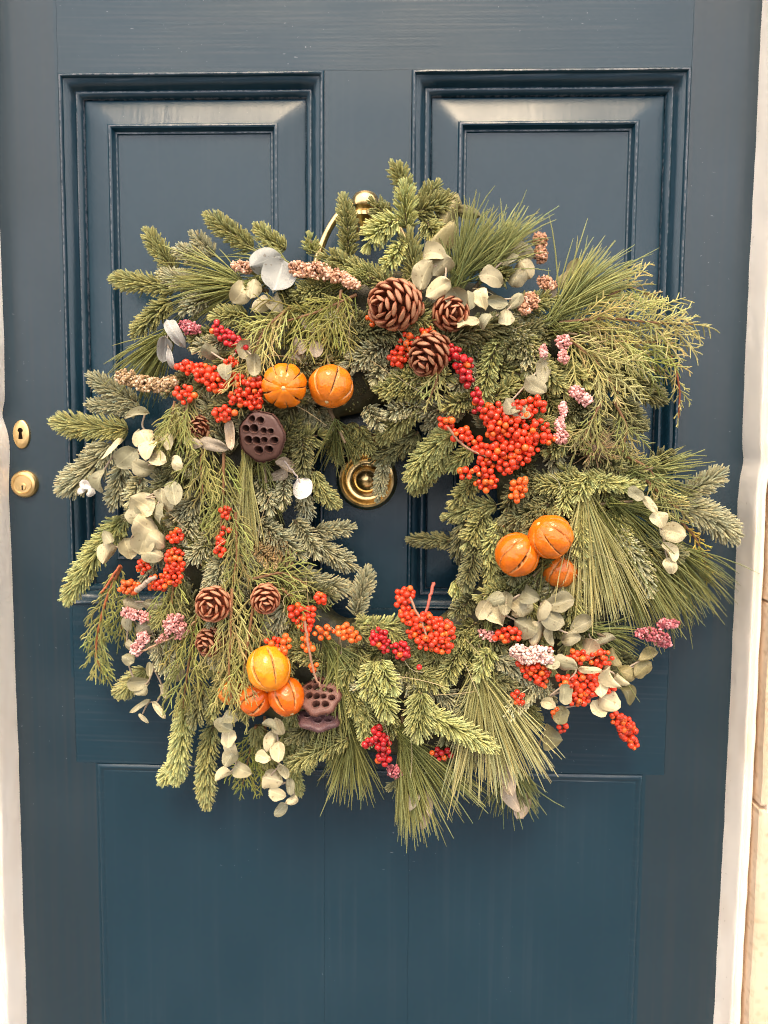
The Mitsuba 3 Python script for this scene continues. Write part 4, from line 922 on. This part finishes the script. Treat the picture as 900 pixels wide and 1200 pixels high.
flowers([(573, 745, 12, 7, 20)], ROSE, 50, 1.9, 10); flowers([(462, 904, 9, 8, 0)], MAGENTA, 50, 1.9, 6)
flowers([(190, 748, 10, 4, 150), (214, 744, 12, 3, 150)], ROSE, 20, 1.5, 16)
stick([(163, 765), (190, 752), (214, 742), (228, 728)], 0.0013, (0.42, 0.27, 0.16)); stick([(508, 682), (504, 700), (498, 722)], 0.0022, (0.38, 0.10, 0.07), lift=12)
stick([(141, 662), (128, 682), (118, 696)], 0.0018, (0.44, 0.12, 0.05), d=64)

# ------------------------------------------------------------------ berries
berries([(253, 384, 6, 6, 6), (262, 391, 7, 6, 7), (273, 398, 8, 7, 8), (283, 406, 7, 7, 8)], CRIM, 4.0, 16, 'row of red berries under the whitish leaves', 0.1)
berries([(219, 430, 11, 7, 12), (240, 437, 13, 10, 20), (254, 449, 11, 9, 14), (216, 462, 11, 9, 14), (276, 446, 9, 8, 10), (270, 425, 8, 6, 5)], RED, 4.3, 18, 'wide red berry sprig left of the upper left oranges', 0.12)
berries([(301, 452, 10, 10, 16), (298, 470, 9, 8, 12), (281, 465, 12, 9, 14), (262, 485, 12, 8, 12), (320, 440, 6, 6, 5)], RED, 4.2, 22, 'red berry sprig against the upper left orange', 0.15)
berries([(433, 374, 4, 4, 2), (440, 380, 4, 4, 2)], ORANGE, 4.6, 10); berries([(467, 418, 10, 10, 14), (480, 400, 10, 9, 12), (502, 390, 8, 6, 6)], RED, 4.0, 10, 'small red berry cluster left of the dark pine cone', 0.25)
berries([(532, 413, 10, 8, 12), (544, 428, 10, 10, 16), (548, 444, 8, 9, 12), (559, 470, 5, 14, 10)], CRIM, 4.4, 18, 'crimson berry sprig right of the dark pine cone', 0.05)
berries([(523, 496, 9, 7, 9), (541, 509, 10, 8, 11), (556, 520, 9, 7, 8), (577, 485, 12, 13, 20), (582, 502, 12, 11, 18), (602, 500, 13, 14, 22), (612, 482, 11, 11, 16), (628, 475, 9, 10, 10)], RED, 4.4, 20, 'upper half of the biggest red berry cluster', 0.25, [(524, 500), (540, 520), (560, 532), (575, 535)])
berries([(611, 517, 12, 11, 18), (590, 525, 13, 10, 18), (630, 505, 12, 12, 16), (572, 530, 13, 9, 14), (595, 545, 11, 10, 14), (568, 549, 11, 8, 11), (547, 555, 9, 6, 8), (570, 566, 12, 8, 13), (612, 535, 8, 8, 8), (622, 525, 8, 8, 8), (645, 515, 5, 6, 4)], RED, 4.4, 20, 'lower half of the biggest red berry cluster', 0.3)
berries([(609, 570, 9, 8, 12), (606, 581, 8, 6, 8), (613, 562, 6, 5, 4)], ORANGE, 4.2, 20, 'small orange red berry cluster above the right hand oranges', 0.5)
berries([(265, 600, 6, 6, 5), (263, 620, 5, 6, 5), (259, 633, 4, 5, 3), (258, 646, 7, 6, 7)], RED, 4.1, 14, 'thin line of red berries at the left of the opening', 0.2)
berries([(207, 628, 9, 7, 8), (205, 655, 10, 12, 20), (203, 672, 10, 12, 22), (184, 683, 11, 9, 16), (168, 664, 7, 7, 8)], RED, 3.6, 16, 'long red berry bunch at the left under the palest eucalyptus', 0.4)
berries([(152, 688, 11, 8, 18)], ORANGE, 3.9, 18, 'orange berry bunch at the lower left', 0.6); stick([(160, 692), (172, 682), (182, 676)], 0.0034, (0.34, 0.27, 0.21), lift=26)
berries([(347, 717, 9, 9, 12), (357, 730, 9, 8, 12), (376, 702, 7, 6, 6), (320, 752, 7, 6, 6), (364, 716, 5, 5, 3)], RED, 4.1, 20, 'red berry sprig above the lower left oranges', 0.3)
berries([(336, 756, 5, 10, 6), (355, 752, 4, 5, 3), (364, 760, 4, 5, 3), (367, 781, 4, 4, 2), (360, 748, 4, 4, 2), (380, 741, 11, 7, 8), (405, 741, 9, 8, 9), (414, 746, 7, 6, 5), (330, 765, 4, 6, 3)], ORANGE, 4.2, 26, 'loose orange red berries on bare stems above the lotus heads', 0.6, [(357, 728), (362, 760), (368, 790), (376, 806)])
berries([(444, 748, 9, 10, 14), (451, 757, 7, 7, 8), (471, 763, 9, 10, 12)], CRIM, 4.0, 16, 'crimson berry cluster below the opening', 0.1)
berries([(476, 697, 10, 8, 10), (472, 710, 8, 7, 7), (480, 724, 10, 8, 12), (487, 740, 9, 7, 9)], RED, 4.2, 14, 'red berry sprig standing up into the opening', 0.2)
berries([(499, 729, 11, 10, 16), (516, 737, 12, 10, 18), (500, 752, 11, 9, 16), (517, 756, 12, 8, 16), (525, 742, 7, 10, 8)], RED, 4.2, 18, 'dense red berry cluster at the lower edge of the opening', 0.3, [(480, 700), (492, 725), (500, 745)])
berries([(443, 861, 7, 12, 12), (449, 876, 9, 12, 16), (448, 889, 8, 6, 8), (431, 872, 5, 5, 3), (492, 783, 4, 4, 2)], CRIM, 4.3, 14, 'crimson berries hanging above the longest pine tuft', 0.1); berries([(517, 884, 10, 6, 8)], CRIM, 4.0, 4)
berries([(594, 744, 14, 8, 14), (628, 787, 15, 9, 20), (618, 776, 10, 7, 8), (636, 797, 8, 7, 8), (607, 818, 7, 9, 8), (640, 762, 6, 5, 4)], RED, 4.0, 14, 'red berries under the pinkish white flower head', 0.25)
berries([(677, 770, 11, 8, 12), (703, 771, 13, 9, 16), (672, 803, 10, 12, 16), (677, 818, 11, 9, 14), (693, 803, 9, 13, 14), (712, 806, 8, 6, 6), (660, 797, 8, 6, 6), (690, 790, 10, 6, 8)], RED, 4.1, 18, 'full red berry cluster at the lower right between white leaves', 0.3)
berries([(656, 838, 8, 7, 8), (660, 852, 5, 6, 4)], RED, 3.9, 14); berries([(723, 841, 8, 6, 9), (732, 850, 10, 8, 14), (737, 860, 9, 8, 12), (741, 871, 6, 6, 6)], RED, 4.1, 10, 'red berry tip hanging free at the lower right', 0.35)

# ------------------------------------------------------------------ cones, oranges, lotus heads
cone(463, 357, 30, (-0.64, -0.74, -0.18), 22, 1.18, 60, 1.0, True, 1.0, 'largest brown pine cone, at the top of the wreath')
cone(528, 367, 22, (0.25, -0.90, -0.15), 10, 1.1, 46, 1.1, True, 1.05, 'brown pine cone half covered by pale round leaves')
cone(503, 416, 24, (-0.42, -0.64, -0.62), 16, 1.25, 46, 1.12, True, 0.85, 'dark open pine cone pointing down towards the opening')
cone(250, 708, 22, (-0.1, -0.95, -0.1), 26, 1.05, 42, 1.1, True, 1.1, 'round brown pine cone seen end on at the lower left')
cone(311, 702, 18, (0.2, -0.90, -0.35), 22, 1.0, 44, 1.15, False, 1.1, 'small pine cone left of the lower berries')
cone(247, 752, 18, (-0.3, -0.8, -0.2), 16, 1.1, 44, 1.1, False, 0.9, 'small dark pine cone below the round one')
cone(233, 500, 13, (0.1, -0.8, -0.6), 6, 1.2, 36, 1.1, False, 0.8, 'darkest small pine cone at the left')
orange(333, 452, 25, (0.12, -0.93, -0.18), 22, (0.645, 0.167, 0.006), 9, label='dried orange of the upper pair nearer the lock side, its scar facing out')
orange(388, 453, 25, (-0.15, -0.50, -0.75), 12, (0.603, 0.158, 0.010), 6, 0.95, 0.6, 0.7, label='dried orange of the upper pair beside the opening')
orange(606, 650, 25, (0.55, -0.25, 0.75), 16, (0.582, 0.131, 0.006), 7, 1.0, 0.3, 0.75, label='lowest dried orange of the three on the right')
orange(645, 629, 25, (-0.65, -0.35, 0.66), 20, (0.582, 0.135, 0.006), 8, 1.0, 0.1, 0.75, label='uppermost dried orange of the three on the right')
orange(656, 668, 20, (0.3, -0.3, 0.8), -3, (0.478, 0.117, 0.010), 7, label='dried orange of the right hand three half hidden under pine needles')
orange(315, 783, 25, (0.30, -0.38, -0.86), 26, (0.728, 0.239, 0.010), 6, 1.08, 0.35, 1.0, label='yellowest dried orange at the lower left')
orange(300, 819, 19, (0.65, -0.3, 0.55), 14, (0.603, 0.104, 0.005), 6, 1.1, 0.2, 1.3, label='orange red dried orange below the yellowest one')
orange(336, 816, 21, (0.35, -0.45, -0.80), 16, (0.624, 0.113, 0.005), 6, 1.1, 0.1, 1.3, label='dried orange with open slits beside the lotus heads')
orange(271, 811, 15, (0.2, -0.8, -0.5), 4, (0.624, 0.180, 0.02), 7, label='dried orange almost hidden behind cypress at the lower left')
H1 = [(-0.36, 0.46, .15), (0.08, 0.50, .17), (-0.62, 0.12, .14), (-0.22, 0.10, .12), (0.12, 0.12, .16), (0.50, 0.10, .17), (-0.50, -0.24, .11), (-0.22, -0.26, .12), (0.20, -0.34, .17), (0.58, -0.34, .15), (-0.08, -0.66, .14), (0.30, -0.70, .13)]
lotus(306, 512, 30, (-0.30, -0.90, -0.14), 30, H1, label='dark brown lotus head with open seed holes beside the upper oranges')
lotus(375, 815, 25, (-0.1, -0.72, 0.66), 14, H1, 0.8, (0.135, 0.060, 0.045), 0.05, 'reddish brown lotus head under the pine needles at the bottom')
lotus(374, 838, 27, (0.05, -0.30, 0.95), 6, H1, 0.5, (0.100, 0.050, 0.052), 0.07, 'purplish lotus head seen from its side')

# the bristly seed head, loose straws
key = part(W, 'teasel', 'bristly brown seed head at the right above the big fir star')
c0 = at(697, 528, surf(697, 528) + 0.004); n = 150; dv = unit(rng.standard_normal((n, 3)) * [1, 0.7, 0.8] + [0, -0.4, 0.25])
put(key, 'bristles', tubes(np.stack([c0 + dv * 0.004, c0 + dv * 0.014, c0 + dv * (rng.uniform(0.014, 0.032, n)[:, None])], 1), np.array([0.0006, 0.0005, 0.0002])[None], jitter((0.30, 0.21, 0.12), n, 0.3)[:, None], 3), 'dry_plant', kind='stuff')
m = trimesh.creation.icosphere(subdivisions=3); put(key, 'head', (m.vertices * [0.012, 0.009, 0.010] + c0, m.faces, np.tile([0.14, 0.085, 0.05], (len(m.vertices), 1))), 'dry_plant', True)
P = []
for i in range(34):
    a = rng.uniform(0, 2 * np.pi); r0 = rng.uniform(120, 300); x, y = 458 + r0 * math.cos(a), 605 + r0 * math.sin(a); b = a + rng.normal(0, 1.0); L = rng.uniform(30, 70)
    p0, p2 = at(x, y, surf(x, y) + 0.01), at(x + L * math.cos(b), y + L * math.sin(b), surf(x + L * math.cos(b), y + L * math.sin(b)) + rng.uniform(0.0, 0.03))
    P.append(bezier(p0, (p0 + p2) / 2 + rng.normal(0, 0.008, 3) + YC * 0.01, p2, 6))
put(W, 'straws', tubes(np.array(P), 0.00036, jitter((0.40, 0.33, 0.20), 34, 0.2)[:, None], 3), 'dry_plant', kind='stuff')
